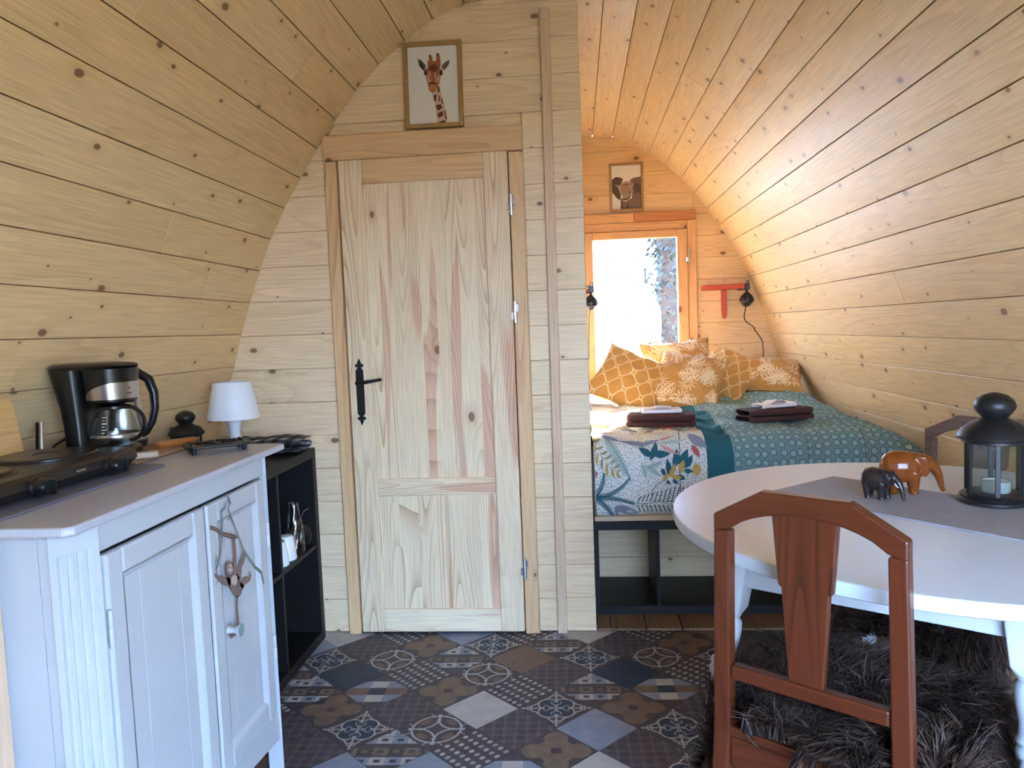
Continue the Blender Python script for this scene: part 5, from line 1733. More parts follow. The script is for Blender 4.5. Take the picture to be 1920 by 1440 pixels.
for p in ([(520, 850), (565, 840), (560, 945), (535, 930)], [(560, 985), (630, 970), (655, 1020), (600, 1060), (575, 1040)], [(585, 1100), (660, 1060), (670, 1125), (600, 1165)], [(610, 1215), (690, 1185), (706, 1248), (610, 1255)],
          [(570, 725), (600, 730), (610, 800), (585, 815)], [(630, 890), (645, 890), (667, 980), (645, 960)], [(680, 1040), (700, 1060), (722, 1180), (700, 1180)], [(600, 860), (615, 860), (615, 935), (595, 930)], [(585, 845), (597, 850), (590, 880)]):
    gs.append((g_sp, 2, gmap(p)))
gs += [(g_ear, 2, gmap([(285, 355), (340, 375), (410, 450), (402, 490), (375, 522), (310, 460)])), (g_ear, 2, gmap([(740, 365), (690, 380), (618, 450), (640, 490), (660, 512), (725, 430)])),
       (g_blk, 3, gmap([(300, 375), (350, 420), (385, 480), (370, 505), (325, 450)])), (g_dk, 3, gmap([(725, 385), (680, 430), (645, 480), (655, 500), (712, 430)])),
       (g_red, 3, gmap([(445, 382), (445, 310), (465, 298), (495, 340), (497, 382)])), (g_red, 3, gmap([(545, 382), (545, 290), (570, 272), (596, 300), (606, 382)])),
       (g_blk, 4, gmap([(445, 330), (448, 305), (465, 298), (488, 330), (470, 322)])), (g_blk, 4, gmap([(547, 310), (550, 285), (570, 272), (592, 298), (570, 292)])),
       (g_red, 4, gmap([(425, 390), (445, 375), (520, 385), (600, 370), (612, 400), (605, 480), (642, 510), (612, 600), (602, 690), (567, 740), (557, 790), (510, 822), (465, 790), (440, 710), (420, 640), (410, 590), (380, 540), (390, 500), (430, 480)])),
       (g_dk, 5, gmap([(438, 475), (480, 440), (520, 425), (560, 445), (585, 475), (562, 510), (520, 535), (455, 510)])),
       (g_muz, 6, gmap(ell(508, 752, 58, 62))), (g_blk, 7, gmap([(458, 685), (508, 678), (556, 685), (552, 702), (508, 694), (462, 702)])),
       (g_blk, 6, gmap(ell(402, 548, 20, 34))), (g_blk, 6, gmap(ell(622, 545, 20, 36)))]
for p in ([(425, 590), (440, 580), (470, 660), (450, 690)], [(450, 540), (470, 545), (475, 600), (460, 590)], [(535, 550), (555, 540), (545, 600), (530, 610)], [(550, 620), (575, 590), (560, 670), (545, 660)], [(585, 580), (605, 570), (592, 680), (575, 690)], [(478, 620), (490, 640), (484, 670)]):
    gs.append((g_cream, 5, gmap(p)))
gs.append((g_blk, 2, gmap([(865, 1212), (900, 1208), (902, 1220), (870, 1224)])))
picture('framed_print', 'framed giraffe portrait hanging above the bathroom door', -0.662, -0.426, 2.092, 2.428, YP - 0.001, math.radians(0.6), gs)
def emap(pts):
    r = []
    for x, y in pts:
        v = ((y - 230) + (x - 145) * 0.058) / 1036
        u = ((x - 145) - (y - 230) * 0.026) / 710
        r.append((max(0.0, min(1, u)), max(0.0, min(1.0, v))))
    return r
e_dk, e_md, e_lt, e_hl, e_bg = ink((84, 64, 52)), ink((120, 96, 80)), ink((158, 132, 112)), ink((200, 178, 158)), ink((52, 38, 30))
es = [(e_dk, 1, emap([(160, 560), (240, 490), (340, 490), (430, 530), (420, 590), (350, 700), (340, 760), (380, 870), (372, 1040), (280, 990), (220, 910), (165, 850)])),
      (e_md, 1, emap([(370, 1040), (400, 980), (650, 1000), (720, 560), (860, 470), (888, 1225), (380, 1262)])),
      (e_md, 2, emap([(590, 560), (690, 500), (860, 470), (872, 1000), (820, 850), (700, 1030), (640, 1020), (660, 800), (660, 680)])),
      (e_dk, 3, emap([(700, 600), (800, 640), (860, 700), (865, 900), (800, 820), (720, 900), (690, 760)])),
      (e_lt, 3, emap([(350, 720), (400, 640), (480, 590), (590, 590), (660, 680), (655, 800), (640, 900), (600, 980), (520, 1040), (440, 1000), (390, 900)])),
      (e_hl, 4, emap([(240, 680), (290, 672), (340, 720), (378, 840), (420, 930), (470, 990), (430, 985), (385, 920), (350, 830), (320, 750), (285, 700), (240, 705)])),
      (e_bg, 5, emap([(245, 688), (280, 684), (280, 694), (246, 697)])),
      (e_bg, 4, emap([(425, 990), (520, 1000), (625, 920), (612, 960), (530, 1030), (440, 1020)])), (e_hl, 5, emap([(430, 1045), (520, 1030), (600, 985), (590, 1005), (510, 1060), (450, 1062)])),
      (e_bg, 4, emap(ell(592, 838, 24, 20))), (e_md, 4, emap([(400, 690), (480, 650), (600, 660), (640, 720), (560, 690), (470, 690)])), (e_hl, 4, emap([(520, 660), (600, 680), (640, 730), (620, 740), (580, 700)])),
      (e_dk, 2, emap([(380, 1080), (420, 1060), (430, 1255), (385, 1260)])), (e_bg, 3, emap([(530, 1100), (555, 1100), (570, 1240), (530, 1245)])), (e_hl, 4, emap([(660, 690), (680, 640), (700, 600), (690, 680)])), (e_hl, 4, emap([(370, 560), (395, 570), (385, 600)]))]
picture('framed_print', 'small framed baby elephant photograph hanging above the alcove window', 0.258, 0.492, 2.064, 2.398, YB - 0.001, 0.0, es)

# ------------------------------------------------------------------ red wall brackets and clip lamps
def red_shelf(name, label, x0, x1, M=None):
    t = thing(name, label, 'shelf', ((x0 + x1) / 2, YB, 1.29))
    if M is not None:
        t.matrix_basis = M
    L = (x1 - x0) / 2
    MB().box((-L, -0.11, 0.200), (L, -0.001, 0.234)).build('board', RED, t, bevel=0.006, seg=2)
    pr_ = [(-0.016, 0.2), (0.018, 0.2), (0.019, 0.06), (0.013, 0.008), (0.006, 0.0), (-0.004, 0.0), (-0.011, 0.008), (-0.016, 0.06)]
    MB().prism(pr_, 0.001, 0.03, basis((1, 0, 0), (0, 0, 1), (0, -1, 0), (0.014, 0, 0))).build('bracket', RED, t, bevel=0.004, seg=2)
    return t
red_shelf('wall_shelf', 'little red wooden wall shelf with upright support beside the window', 0.874, 1.152)
def clip_lamp(label, c, cordpts):
    t = thing('clip_lamp', label, 'lamp', c)
    MB().box((-0.06, -0.012, 0.105), (0.012, 0.012, 0.112), RY(math.radians(3))).build('clip_jaw', BLACK, t, bevel=0.002)
    MB().box((-0.055, -0.012, 0.070), (0.012, 0.012, 0.077), RY(math.radians(-4))).build('clip_jaw', BLACK, t, bevel=0.002)
    MB().box((-0.014, -0.014, 0.070), (0.020, 0.014, 0.112)).build('clip_block', BLACK, t, bevel=0.003)
    MB().tube([(0.0, -0.004, 0.11), (0.002, -0.004, 0.135), (0.012, -0.004, 0.137), (0.016, -0.004, 0.12), (0.012, -0.004, 0.108)], 0.003, 8).build('spring', BLACK, t, smooth=True)
    MB().tube([(0.0, 0, 0.07), (0.002, -0.006, 0.045)], 0.008, 10).build('neck', BLACK, t, smooth=True)
    MB().lathe([(0.012, 0.055), (0.022, 0.045), (0.040, 0.026), (0.048, 0.004), (0.047, -0.006), (0.036, -0.018), (0.030, -0.032), (0.016, -0.044), (0.0, -0.046)], 28, RX(math.radians(22))).build('lamp_head', BLACK, t, smooth=True)
    MB().tube([tuple(Vector(p) - Vector(c)) for p in cordpts], 0.0032, 8).build('cord', BLACK, t, smooth=True)
    return t
def bez(pts, n=6):
    out = []
    q = [Vector(p) for p in pts]
    for i in range(len(q) - 1):
        p0, p1, p2, p3 = q[max(i - 1, 0)], q[i], q[i + 1], q[min(i + 2, len(q) - 1)]
        for k in range(n):
            t_ = k / n
            out.append(tuple(0.5 * ((2 * p1) + (-p0 + p2) * t_ + (2 * p0 - 5 * p1 + 4 * p2 - p3) * t_ * t_ + (-p0 + 3 * p1 - 3 * p2 + p3) * t_ ** 3)))
    out.append(tuple(q[-1]))
    return out
clip_lamp('black clip lamp hanging from the right end of the red shelf', (1.172, 5.335, 1.412),
          bez([(1.165, 5.335, 1.37), (1.166, 5.36, 1.34), (1.162, 5.375, 1.30), (1.175, 5.385, 1.265), (1.215, 5.385, 1.235), (1.235, 5.385, 1.215), (1.233, 5.385, 1.205), (1.262, 5.385, 1.165), (1.285, 5.385, 1.12), (1.29, 5.38, 1.04), (1.29, 5.375, 0.98)]))
# its twin on the alcove side wall
r2 = thing('wall_shelf', 'red wooden bracket on the alcove wall, mostly hidden by the plank partition', 'shelf', (0.043, 5.18, 1.40))
MB().box((0.0, -0.12, 0.09), (0.052, 0.12, 0.118)).build('board', RED, r2, bevel=0.004)
MB().box((0.0, -0.014, 0.0), (0.018, 0.014, 0.09)).build('bracket', RED, r2, bevel=0.003)
clip_lamp('black clip lamp peeping out behind the edge of the plank partition', (0.098, 5.02, 1.425), bez([(0.095, 5.02, 1.39), (0.085, 5.03, 1.34), (0.08, 5.05, 1.25), (0.075, 5.08, 1.05)]))

# ================================================================== dining table
TC = (0.838, 1.897)
TT = 0.79
tb = thing('dining_table', 'white painted round-ended dining table with splayed turned legs', 'table', (TC[0], TC[1], 0))
top = MB()
secs = []
for z, g in ((TT - 0.030, -0.006), (TT - 0.027, -0.001), (TT - 0.024, 0.0), (TT - 0.005, 0.0), (TT - 0.0015, -0.0012), (TT, -0.004)):
    secs.append((z, 0, 0, 0.606 + g, 0.652 + g, 2.0))
top.loft(secs, 96)
top.build('tabletop', WHITE2, tb, smooth=True, angle=28)
LEGS = [(-0.488, -0.160), (-0.030, -0.470), (0.050, 0.460), (0.480, 0.150)]
def table_leg(x, y):
    r_ = math.hypot(x, y)
    ox, oy = x / r_, y / r_
    zt = TT - 0.031
    # axis leans outward: 0.16 per metre
    ax = Vector((-ox * 0.16, -oy * 0.16, 1)).normalized()
    base = Vector((x + ox * 0.112, y + oy * 0.112, 0.004))
    ex_ = Vector((0.82, -0.57, 0))
    ex_ = (ex_ - ax * ex_.dot(ax)).normalized()
    ey_ = ax.cross(ex_)
    M = basis(ex_, ey_, ax, base)
    Lg = (zt - 0.004) / ax.z
    lg = MB().lathe([(0.0, 0.0), (0.013, 0.0), (0.016, 0.01), (0.020, 0.10), (0.027, 0.25), (0.031, 0.36), (0.029, 0.43), (0.026, 0.455), (0.031, 0.460), (0.033, 0.468), (0.031, 0.476), (0.027, 0.480), (0.031, 0.486), (0.031, 0.492), (0.026, 0.498),
                     (0.024, 0.52), (0.028, 0.56), (0.027, 0.585), (0.020, 0.596), (0.024, 0.603), (0.024, 0.61), (0.0, 0.612)], 28, M).build('leg', WHITE, tb, smooth=True, angle=40)
    bl = MB()
    h = 0.029
    bl.loft([(0.607, 0, 0, 0.024, 0.024, 3), (0.622, 0, 0, h, h, 12), (Lg - 0.012, 0, 0, h + 0.006, h + 0.006, 14)], 48, M)
    bl.build('leg_block', WHITE, lg, smooth=True)
for x, y in LEGS:
    table_leg(x, y)
def apron(a, b):
    a, b = Vector((*a, 0)), Vector((*b, 0))
    d = (b - a)
    L = d.length
    d.normalize()
    n_ = Vector((-d.y, d.x, 0))
    M = basis(d, n_, (0, 0, 1), (a + b) / 2 + Vector((0, 0, TT - 0.032 - 0.095)))
    MB().box((-L / 2 + 0.022, -0.011, 0), (L / 2 - 0.022, 0.011, 0.095), M).build('apron', WHITE, tb, bevel=0.002)
apron(LEGS[0], LEGS[1])
apron(LEGS[1], LEGS[3])
apron(LEGS[3], LEGS[2])
apron(LEGS[2], LEGS[0])
# grey runner board
rdir = Vector((0.63, -0.777, 0)).normalized()
rper = Vector((rdir.y, -rdir.x, 0))
c0 = Vector((0.752, 2.305, 0))
Mr = basis(rdir, -rper, (0, 0, 1), (c0.x, c0.y, TT + 0.0005))
if (-rper).dot(Vector((-1, -1, 0))) > 0:
    rn = MB().box((0, 0.0, 0), (0.86, 0.315, 0.0045), Mr)
else:
    rn = MB().box((0, -0.315, 0), (0.86, 0.0, 0.0045), Mr)
tag(rn.build('table_runner', GREY, bevel=0.0008), 'stiff grey felt runner laid diagonally across the white table', 'runner')
RZT = TT + 0.0055

# table lantern and its candle
LN = lantern('candle_lantern', 'black metal lantern with star cut-outs on the dining table', (1.022, 1.945, RZT), 1.0, 6, 0.16)
cn = thing('tealight', 'white tealight candle inside the black table lantern', 'candle', (1.026, 1.945, RZT + 0.0265))
MB().lathe([(0.0, 0.0), (0.030, 0.0), (0.0315, 0.003), (0.0315, 0.026), (0.030, 0.028), (0.029, 0.025), (0.0, 0.025)], 28).build('wax', CANDLE, cn, smooth=True)
MB().tube([(0, 0, 0.025), (0.001, 0, 0.033)], 0.001, 6).build('wick', BLACK, cn)
MB().lathe([(0.0322, -0.0004), (0.0332, 0.0), (0.0332, 0.032), (0.0322, 0.032)], 28, cap=False).build('glass_cup', GLASS, cn, smooth=True)

# carved elephants --------------------------------------------------
def elephant(label, loc, rz, s, mat_, glossd, tusk):
    t = thing('elephant_figurine', label, 'figurine', loc, rz, 'carved elephants on the table runner')
    mb = MB()
    # faces +x ; unit height about 1
    def bodyloft(path, n=20):
        vs, fs = [], []
        for (x, z, ry, rz_) in path:
            for k in range(n):
                a = 2 * PI * k / n
                vs.append((x, ry * math.cos(a), z + rz_ * math.sin(a)))
        for i in range(len(path) - 1):
            for k in range(n):
                fs.append((i * n + k, i * n + (k + 1) % n, (i + 1) * n + (k + 1) % n, (i + 1) * n + k))
        fs.append(tuple(range(n))[::-1])
        fs.append(tuple(range((len(path) - 1) * n, len(path) * n)))
        mb.add(vs, fs)
    bodyloft([(-0.56, 0.60, 0.05, 0.06), (-0.54, 0.60, 0.16, 0.18), (-0.45, 0.60, 0.26, 0.30), (-0.25, 0.60, 0.31, 0.37), (-0.05, 0.60, 0.31, 0.36), (0.12, 0.62, 0.27, 0.31), (0.24, 0.66, 0.21, 0.25), (0.36, 0.68, 0.17, 0.21), (0.47, 0.67, 0.14, 0.18), (0.54, 0.64, 0.10, 0.13), (0.57, 0.62, 0.04, 0.05)])
    for x, y, dx in ((-0.36, 0.15, -0.05), (-0.36, -0.15, 0.04), (0.10, 0.14, 0.05), (0.10, -0.14, 0.0)):
        mb.tube([(x, y, 0.50), (x + dx * 0.5, y * 1.02, 0.25), (x + dx, y, 0.06), (x + dx + 0.01, y, 0.0)], [0.15, 0.115, 0.095, 0.105], 14)
    mb.tube([(0.47, 0, 0.66), (0.57, 0, 0.55), (0.64, 0, 0.40), (0.68, 0, 0.24), (0.71, 0, 0.12), (0.75, 0, 0.05)], [0.13, 0.115, 0.09, 0.07, 0.055, 0.05], 14)
    for sg in (-1, 1):
        mb.add([], [])
        M = T((0.24, sg * 0.20, 0.66)) @ RZ(sg * math.radians(14)) @ RX(sg * math.radians(-8))
        mb.loft([(-0.26, 0.06, 0, 0.04, 0.02, 2), (-0.18, 0.03, 0, 0.12, 0.035, 2), (-0.05, 0.0, 0, 0.16, 0.04, 2), (0.10, -0.02, 0, 0.17, 0.04, 2), (0.19, -0.02, 0, 0.14, 0.035, 2), (0.22, -0.02, 0, 0.05, 0.02, 2)], 18, M)
    mb.tube([(-0.55, 0, 0.66), (-0.60, 0, 0.52), (-0.59, 0, 0.34)], [0.03, 0.022, 0.018], 8)
    mb.v = [(x * s, y * s, z * s) for x, y, z in mb.v]
    o = mb.build('body', mat_, t)
    md = o.modifiers.new('fuse', 'REMESH')
    md.mode = 'VOXEL'
    md.voxel_size = 0.020 * s
    md.use_smooth_shade = True
    sm = o.modifiers.new('soften', 'SMOOTH')
    sm.iterations = 3
    sm.factor = 0.5
    for sg in (-1, 1):
        MB().tube([(0.50 * s, sg * 0.10 * s, 0.55 * s), (0.58 * s, sg * 0.12 * s, 0.46 * s), (0.63 * s, sg * 0.11 * s, 0.44 * s)], [0.022 * s, 0.018 * s, 0.006 * s], 8).build('tusk', tusk, t, smooth=True)
        MB().lathe([(0.0, -0.012 * s), (0.02 * s, 0.0), (0.0, 0.012 * s)], 10, T((0.46 * s, sg * 0.13 * s, 0.72 * s))).build('eye', BLACK, t, smooth=True)
    return t
EW = pine('carved_elephant_wood', (128, 66, 26), (84, 38, 14), (70, 34, 14), [(0, (1, 1, 1)), (1, (1, 1, 1))], rough=0.16, ring=0.5, rscale=30, knots=0.0)
ED = simple('dark_carved_wood', (44, 34, 34), 0.25, var=0.25, vscale=60)
elephant('larger carved elephant of glossy orange-brown wood on the runner', (0.865, 2.065, RZT), math.radians(-8), 0.118, EW, 0, EW)
elephant('small dark carved elephant beside the larger brown one', (0.772, 2.005, RZT), math.radians(-48), 0.084, ED, 0, MUGW)

# ================================================================== chairs
def chair(label, loc, rz, mat_, carved=False, W=0.345, k=1.0, upm=None):
    upm = upm or mat_
    t = thing('dining_chair', label, 'chair', loc, rz, 'wooden dining chairs round the table')
    h = W / 2
    zc, zt = 0.900 * k, 0.953 * k
    def plate(poly, y0, y1): return MB().prism(poly, -y1, -y0, basis((1, 0, 0), (0, 0, 1), (0, -1, 0), (0, 0, 0)))
    # crest: cut-cornered top, arched underside
    top = [(-h, zc), (-h + 0.27 * W, zt), (h - 0.27 * W, zt), (h, zc)]
    und = [(h, zc - 0.034)]
    n = 12
    for i in range(n + 1):
        a = i / n
        x = (h - 0.032) * (1 - 2 * a)
        und.append((x, zc - 0.026 + 0.042 * (1 - (2 * a - 1) ** 2) ** 0.8))
    und.append((-h, zc - 0.034))
    plate(top + und, -0.002, 0.026).build('crest_rail', mat_, t, bevel=0.004, seg=2)
    for sg in (-1, 1):
        mb = MB()
        rows = []
        for z, xa, xb, dy in ((0.0, h - 0.012, h + 0.018, -0.045), (0.47, h - 0.026, h + 0.008, 0.0), (zc - 0.030, h - 0.032, h, 0.0)):
            rows.append([(sg * xa, -0.002 + dy, z), (sg * xb, -0.002 + dy, z), (sg * xb, 0.026 + dy, z), (sg * xa, 0.026 + dy, z)])
        vs = [p for r_ in rows for p in r_]
        fs = [(3, 2, 1, 0), (8, 9, 10, 11)] + [(4 * q + a, 4 * q + (a + 1) % 4, 4 * q + 4 + (a + 1) % 4, 4 * q + 4 + a) for q in range(2) for a in range(4)]
        if sg < 0:
            fs = [f[::-1] for f in fs]
        mb.add(vs, fs)
        mb.build('back_post', upm, t, bevel=0.004, seg=2)
    # splat with stepped sides
    w0, w1 = 0.060 * W / 0.345, 0.032 * W / 0.345
    zb = 0.605
    zn = zb + (zt - zb) * 0.50
    fw_ = lambda z: w1 + (w0 - w1) * (z - zb) / (zt - 0.03 - zb)
    sp = [(-w1, zb), (w1, zb), (fw_(zn) - 0.004, zn), (fw_(zn) + 0.002, zn + 0.004), (w0, zt - 0.036), (-w0, zt - 0.036), (-fw_(zn) - 0.002, zn + 0.004), (-fw_(zn) + 0.004, zn)]
    s_ = plate(sp, 0.005, 0.021).build('splat', upm, t, bevel=0.003, seg=2)
    if carved:
        cv = MB()
        for q in range(3):
            cv.box((-w0 + 0.004 + 0.010 * q, 0.020, zn + 0.01), (-w0 + 0.008 + 0.010 * q, 0.026, zt - 0.04))
            cv.box((w0 - 0.008 - 0.010 * q, 0.020, zn + 0.01), (w0 - 0.004 - 0.010 * q, 0.026, zt - 0.04))
        for q in range(6):
            a = PI * (0.1 + 0.8 * q / 5)
            cv.tube([(0, 0.022, zn + 0.05), (0.022 * math.cos(a), 0.025, zn + 0.05 + 0.045 * math.sin(a)), (0.030 * math.cos(a), 0.022, zn + 0.05 + 0.075 * math.sin(a))], [0.003, 0.006, 0.002], 8)
        cv.build('carving', mat_, s_, smooth=True)
    MB().box((-h + 0.030, 0.000, 0.578), (h - 0.030, 0.024, 0.606)).build('lower_rail', mat_, t, bevel=0.004, seg=2)
    # seat
    seat = [(-h - 0.008, 0.0), (h + 0.008, 0.0), (h + 0.035, 0.38), (h + 0.025, 0.40), (-h - 0.025, 0.40), (-h - 0.035, 0.38)]
    MB().prism(seat, 0.462, 0.482).build('seat', mat_, t, bevel=0.005, seg=2)
    MB().box((-h + 0.026, 0.002, 0.400), (h - 0.026, 0.022, 0.461)).build('seat_rail', mat_, t, bevel=0.002)
    MB().box((-h - 0.01, 0.372, 0.405), (h + 0.01, 0.39, 0.461)).build('seat_rail', mat_, t, bevel=0.002)
    for sg in (-1, 1):
        MB().box((sg * (h + 0.004) - 0.009, 0.022, 0.405), (sg * (h + 0.004) + 0.009, 0.372, 0.461)).build('seat_rail', mat_, t, bevel=0.002)
        pl = MB().loft([(0.0, sg * (h + 0.012), 0.375, 0.013, 0.013, 6), (0.461, sg * (h + 0.012), 0.375, 0.018, 0.018, 6)], 16)
        pl.build('leg', mat_, t, smooth=True)
        MB().box((sg * (h + 0.006) - 0.007, -0.01, 0.20), (sg * (h + 0.006) + 0.007, 0.37, 0.225)).build('stretcher', mat_, t, bevel=0.002)
    return t
c1 = chair('red-brown wooden chair seen from behind, nearest the viewer', (0.3865, 1.348, 0.003), math.radians(-38), CHAIRW, upm=CHAIRV)
c2 = chair('dark brown chair with carved splat on the far side of the table', (1.300, 2.500, 0.003), math.radians(127.7), CHAIRD, True, 0.39, 0.978)

# sheepskins --------------------------------------------------------
def fur_mat(name, root, tip):
    m, t, b = newmat(name)
    at = nd(t, 'ShaderNodeAttribute', attribute_name='tone')
    c = mix(t, at.outputs['Fac'], lin(root), lin(tip))
    t.links.new(c, b.inputs['Base Color'])
    b.inputs['Roughness'].default_value = 0.55
    b.inputs['Specular IOR Level'].default_value = 0.3
    return m
FUR = fur_mat('sheepskin_fleece', (20, 13, 10), (88, 66, 56))
HIDE = simple('sheepskin_hide', (30, 24, 24), 0.95, var=0.1)
def sheepskin(label, parent_loc, rz, hx, y0, y1, zs, n, seed, droop=(0.25, 0.25, 0.2, 0.0), ln=0.058):
    """draped over a chair seat; local frame as the chair's. hx half width, y0..y1"""
    t = thing('sheepskin', label, 'sheepskin', parent_loc, rz, 'dark sheepskins on the chairs')
    SX, SY0, SY1 = 0.185, 0.03, 0.395       # edge of the seat underneath
    def hide(u, v):
        x = hx * (2 * u - 1)
        y = y0 + (y1 - y0) * v
        # irregular outline
        r = 1 + 0.10 * math.sin(5 * math.atan2(2 * v - 1, 2 * u - 1) + seed) + 0.06 * math.sin(9 * math.atan2(2 * v - 1, 2 * u - 1))
        cx, cy = 0.0, (y0 + y1) / 2
        f = max(abs(2 * u - 1), abs(2 * v - 1))
        ell_ = 1 - 0.14 * (abs(2 * u - 1) * abs(2 * v - 1)) ** 1.5
        x, y = cx + (x - cx) * r * ell_, cy + (y - cy) * r * ell_
        y = max(y, -0.03 if abs(x) < 0.115 else 0.055)
        z = zs
        ox = max(0.0, abs(x) - SX)
        if ox > 0:
            z -= min(ox, 0.4) * 1.0
            x = math.copysign(SX + 0.012 + ox * 0.22, x)
        oy = max(0.0, y - SY1)
        if oy > 0:
            z -= oy * 1.0
            y = SY1 + 0.012 + oy * 0.2
        z += 0.012 * noise.noise(Vector((x * 9, y * 9, seed)))
        return Vector((x, y, z))
    def hide_in(u, v):
        p = hide(0.04 + 0.92 * u, 0.05 + 0.91 * v)
        p.y = max(p.y, 0.03)
        p.z -= 0.006
        return tuple(p)
    uvgrid(hide_in, 28, 28, 'hide', HIDE, t, solid=0.004)
    rg = np.random.default_rng(int(seed * 10))
    NG = 60
    P = np.array([[hide(i / NG, j / NG) for i in range(NG + 1)] for j in range(NG + 1)])
    uu, vv = rg.random(n) * (NG - 1e-3), rg.random(n) * (NG - 1e-3)
    iu, iv = uu.astype(int), vv.astype(int)
    fu, fv = (uu - iu)[:, None], (vv - iv)[:, None]
    A_, B_, C_, E_ = P[iv, iu], P[iv, iu + 1], P[iv + 1, iu], P[iv + 1, iu + 1]
    p = A_ * (1 - fu) * (1 - fv) + B_ * fu * (1 - fv) + C_ * (1 - fu) * fv + E_ * fu * fv
    nr = np.cross(B_ - A_, C_ - A_)
    nr /= np.linalg.norm(nr, axis=1)[:, None] + 1e-9
    # lay of the wool: slow swirls + clumps
    q = p * 14 + seed
    sw = np.stack([np.sin(q[:, 1] * 0.9 + 2 * np.sin(q[:, 0] * 0.5)), np.cos(q[:, 0] * 0.8 + 1.5 * np.sin(q[:, 1] * 0.6)), np.sin(q[:, 2] + q[:, 0])], 1)
    cl = np.floor(p * 55)
    hsh = np.sin(cl[:, 0] * 12.9898 + cl[:, 1] * 78.233 + cl[:, 2] * 37.7) * 43758.5453
    hsh = hsh - np.floor(hsh)
    cd_ = np.stack([np.cos(hsh * 6.283), np.sin(hsh * 6.283), hsh - 0.5], 1)
    down = np.array([0, 0, -1.0])
    lay = sw * 0.75 + cd_ * 0.55 + rg.normal(0, 0.22, (n, 3))
    lay -= nr * np.sum(lay * nr, 1)[:, None]
    L = ln * (0.65 + 0.6 * rg.random(n))[:, None]
    d1 = nr * 0.75 + lay * 0.45
    d1 /= np.linalg.norm(d1, axis=1)[:, None]
    d2 = nr * 0.35 + lay * 0.9 + down * 0.25
    d2 /= np.linalg.norm(d2, axis=1)[:, None]
    p1 = p + d1 * L * 0.5
    p2 = p1 + d2 * L * 0.55
    side = np.cross(d1, rg.normal(0, 1, (n, 3)))
    side /= np.linalg.norm(side, axis=1)[:, None] + 1e-9
    w = (0.0010 + 0.0012 * rg.random(n))[:, None]
    V = np.stack([p - side * w, p + side * w, p1 - side * w * 0.8, p1 + side * w * 0.8, p2], 1).reshape(-1, 3)
    F = []
    base = np.arange(n) * 5
    quads = np.stack([base, base + 1, base + 3, base + 2], 1)
    tris = np.stack([base + 2, base + 3, base + 4], 1)
    me = D.meshes.new('fleece')
    nl = n * 7
    me.vertices.add(n * 5)
    me.vertices.foreach_set('co', V.astype(np.float32).ravel())
    me.loops.add(nl)
    lv_ = np.concatenate([quads, tris], 1).ravel()
    me.loops.foreach_set('vertex_index', lv_.astype(np.int32))
    me.polygons.add(n * 2)
    st = np.stack([np.arange(n) * 7, np.arange(n) * 7 + 4], 1).ravel()
    me.polygons.foreach_set('loop_start', st.astype(np.int32))
    me.update(calc_edges=True)
    at = me.attributes.new('tone', 'FLOAT', 'POINT')
    tone = np.clip(0.25 + 0.45 * hsh + rg.normal(0, 0.15, n), 0, 1)
    tn = np.stack([tone * 0.25, tone * 0.25, tone * 0.7, tone * 0.7, np.clip(tone * 1.25, 0, 1)], 1).ravel()
    at.data.foreach_set('value', tn.astype(np.float32))
    me.materials.append(FUR)
    o = link('fleece', me, t)
    tag(o, kind='stuff')
    return t
sheepskin('dark brown shaggy sheepskin spread on the near chair seat', (0.3865, 1.348, 0.003), math.radians(-38), 0.35, -0.06, 0.60, 0.500, 42000, 1.7, ln=0.066)
sheepskin('dark brown sheepskin on the far chair, in shade under the table', (1.300, 2.500, 0.003), math.radians(127.7), 0.33, 0.03, 0.64, 0.492, 20000, 4.3)

# ================================================================== outside the window
def foliage(n, fn, size, seed):
    rg = random.Random(seed)
    mb = MB()
    for _ in range(n):
        p = Vector(fn(rg))
        a = Vector((rg.gauss(0, 1), rg.gauss(0, 1), rg.gauss(0, 1))).normalized()
        b = a.orthogonal().normalized()
        c = a.cross(b)
        s = size * rg.uniform(0.6, 1.3)
        mb.add([p - b * s, p + c * s * 0.45, p + b * s, p - c * s * 0.45], [(0, 1, 2, 3)])
    return mb
LEAFD = simple('ivy_leaf', (22, 36, 34), 0.6, var=0.2, vscale=5)
LEAFY = simple('autumn_leaf', (118, 92, 44), 0.7, var=0.2, vscale=5)
LEAFG = simple('bush_leaf', (62, 70, 36), 0.7, var=0.2, vscale=5)
BARK = simple('bark', (46, 38, 34), 0.9, var=0.2, vscale=12)
iv = thing('tree', 'dark ivy-covered tree trunk standing close outside the window', 'tree', (0.875, 7.4, -0.42))
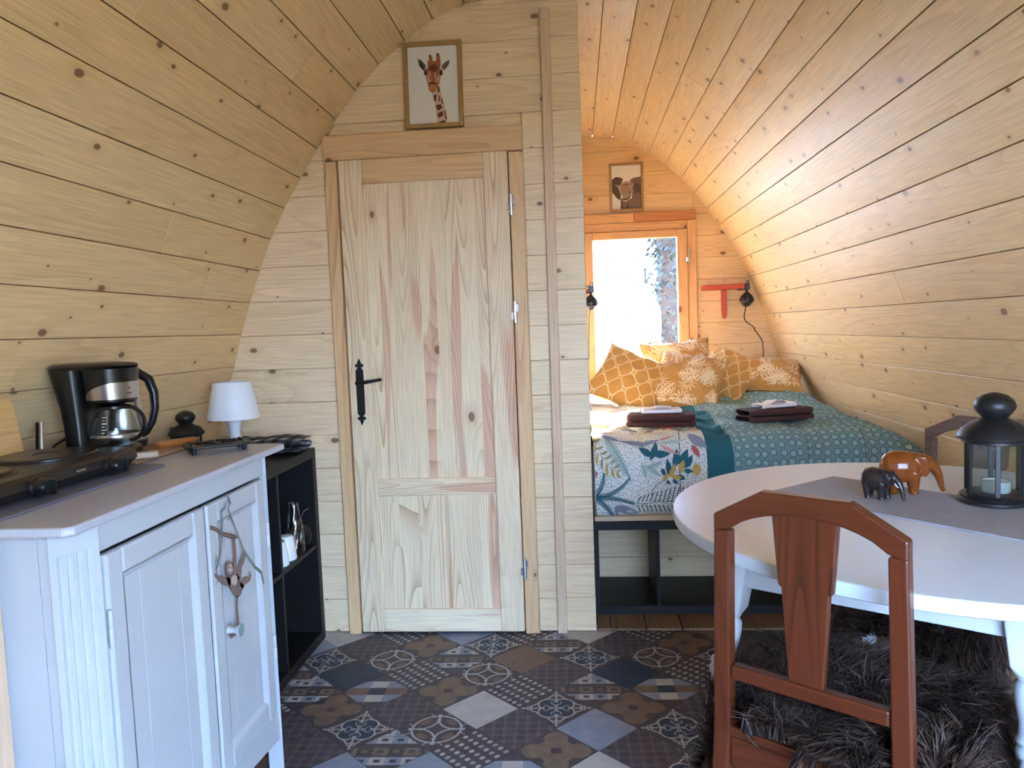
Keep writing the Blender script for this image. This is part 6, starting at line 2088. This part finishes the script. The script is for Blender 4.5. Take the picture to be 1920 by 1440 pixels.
MB().tube([(0, 0, 0), (0.02, 0, 1.5), (0.0, 0.02, 3.2), (0.04, 0.0, 5.5)], [0.12, 0.10, 0.10, 0.08], 12).build('trunk', BARK, iv, smooth=True)
def ivyf(r):
    a, z = r.uniform(0, 2 * PI), r.uniform(0.1, 5.4)
    rad = 0.11 + abs(r.gauss(0, 0.05)) + 0.04 * math.sin(z * 5)
    return (rad * math.cos(a), rad * math.sin(a), z)
foliage(3800, ivyf, 0.032, 1).build('ivy_leaves', LEAFD, iv)
yt = thing('tree', 'small pale tree with thin yellowing leaves in the garden', 'tree', (1.15, 12.5, -0.42))
MB().tube([(0, 0, 0), (0.03, 0, 1.2), (-0.02, 0, 2.6)], [0.06, 0.05, 0.02], 8).build('trunk', BARK, yt, smooth=True)
br = MB()
rb = random.Random(8)
for k in range(14):
    z = rb.uniform(0.9, 2.3)
    a = rb.uniform(0, 6.28)
    br.tube([(0, 0, z), (0.35 * math.cos(a), 0.35 * math.sin(a), z + 0.3), (0.65 * math.cos(a), 0.65 * math.sin(a), z + 0.4)], [0.018, 0.012, 0.005], 6)
br.build('branches', BARK, yt)
foliage(900, lambda r: (r.gauss(0, 0.36), r.gauss(0, 0.36), 2.0 + r.gauss(0, 0.42)), 0.035, 2).build('leaves', LEAFY, yt)
for (x, y, h_, lab, sd) in ((0.35, 9.2, 0.9, 'low leafy bush outside, at the left of the window', 3), (0.80, 10.2, 1.0, 'twiggy bush outside, right of the low leafy bush', 4)):
    bh_ = thing('bush', lab, 'bush', (x, y, -0.42))
    tw = MB()
    rb = random.Random(sd)
    for k in range(18):
        a = rb.uniform(0, 6.28)
        l = rb.uniform(0.5, 1.0) * h_
        tw.tube([(0, 0, 0), (0.2 * math.cos(a), 0.2 * math.sin(a), l * 0.6), (0.42 * math.cos(a), 0.42 * math.sin(a), l * 1.15)], [0.012, 0.009, 0.004], 5)
    tw.build('twigs', BARK, bh_)
    foliage(520, lambda r: (r.gauss(0, 0.26), r.gauss(0, 0.26), h_ * 0.75 + r.gauss(0, 0.24)), 0.032, sd).build('leaves', LEAFG, bh_)
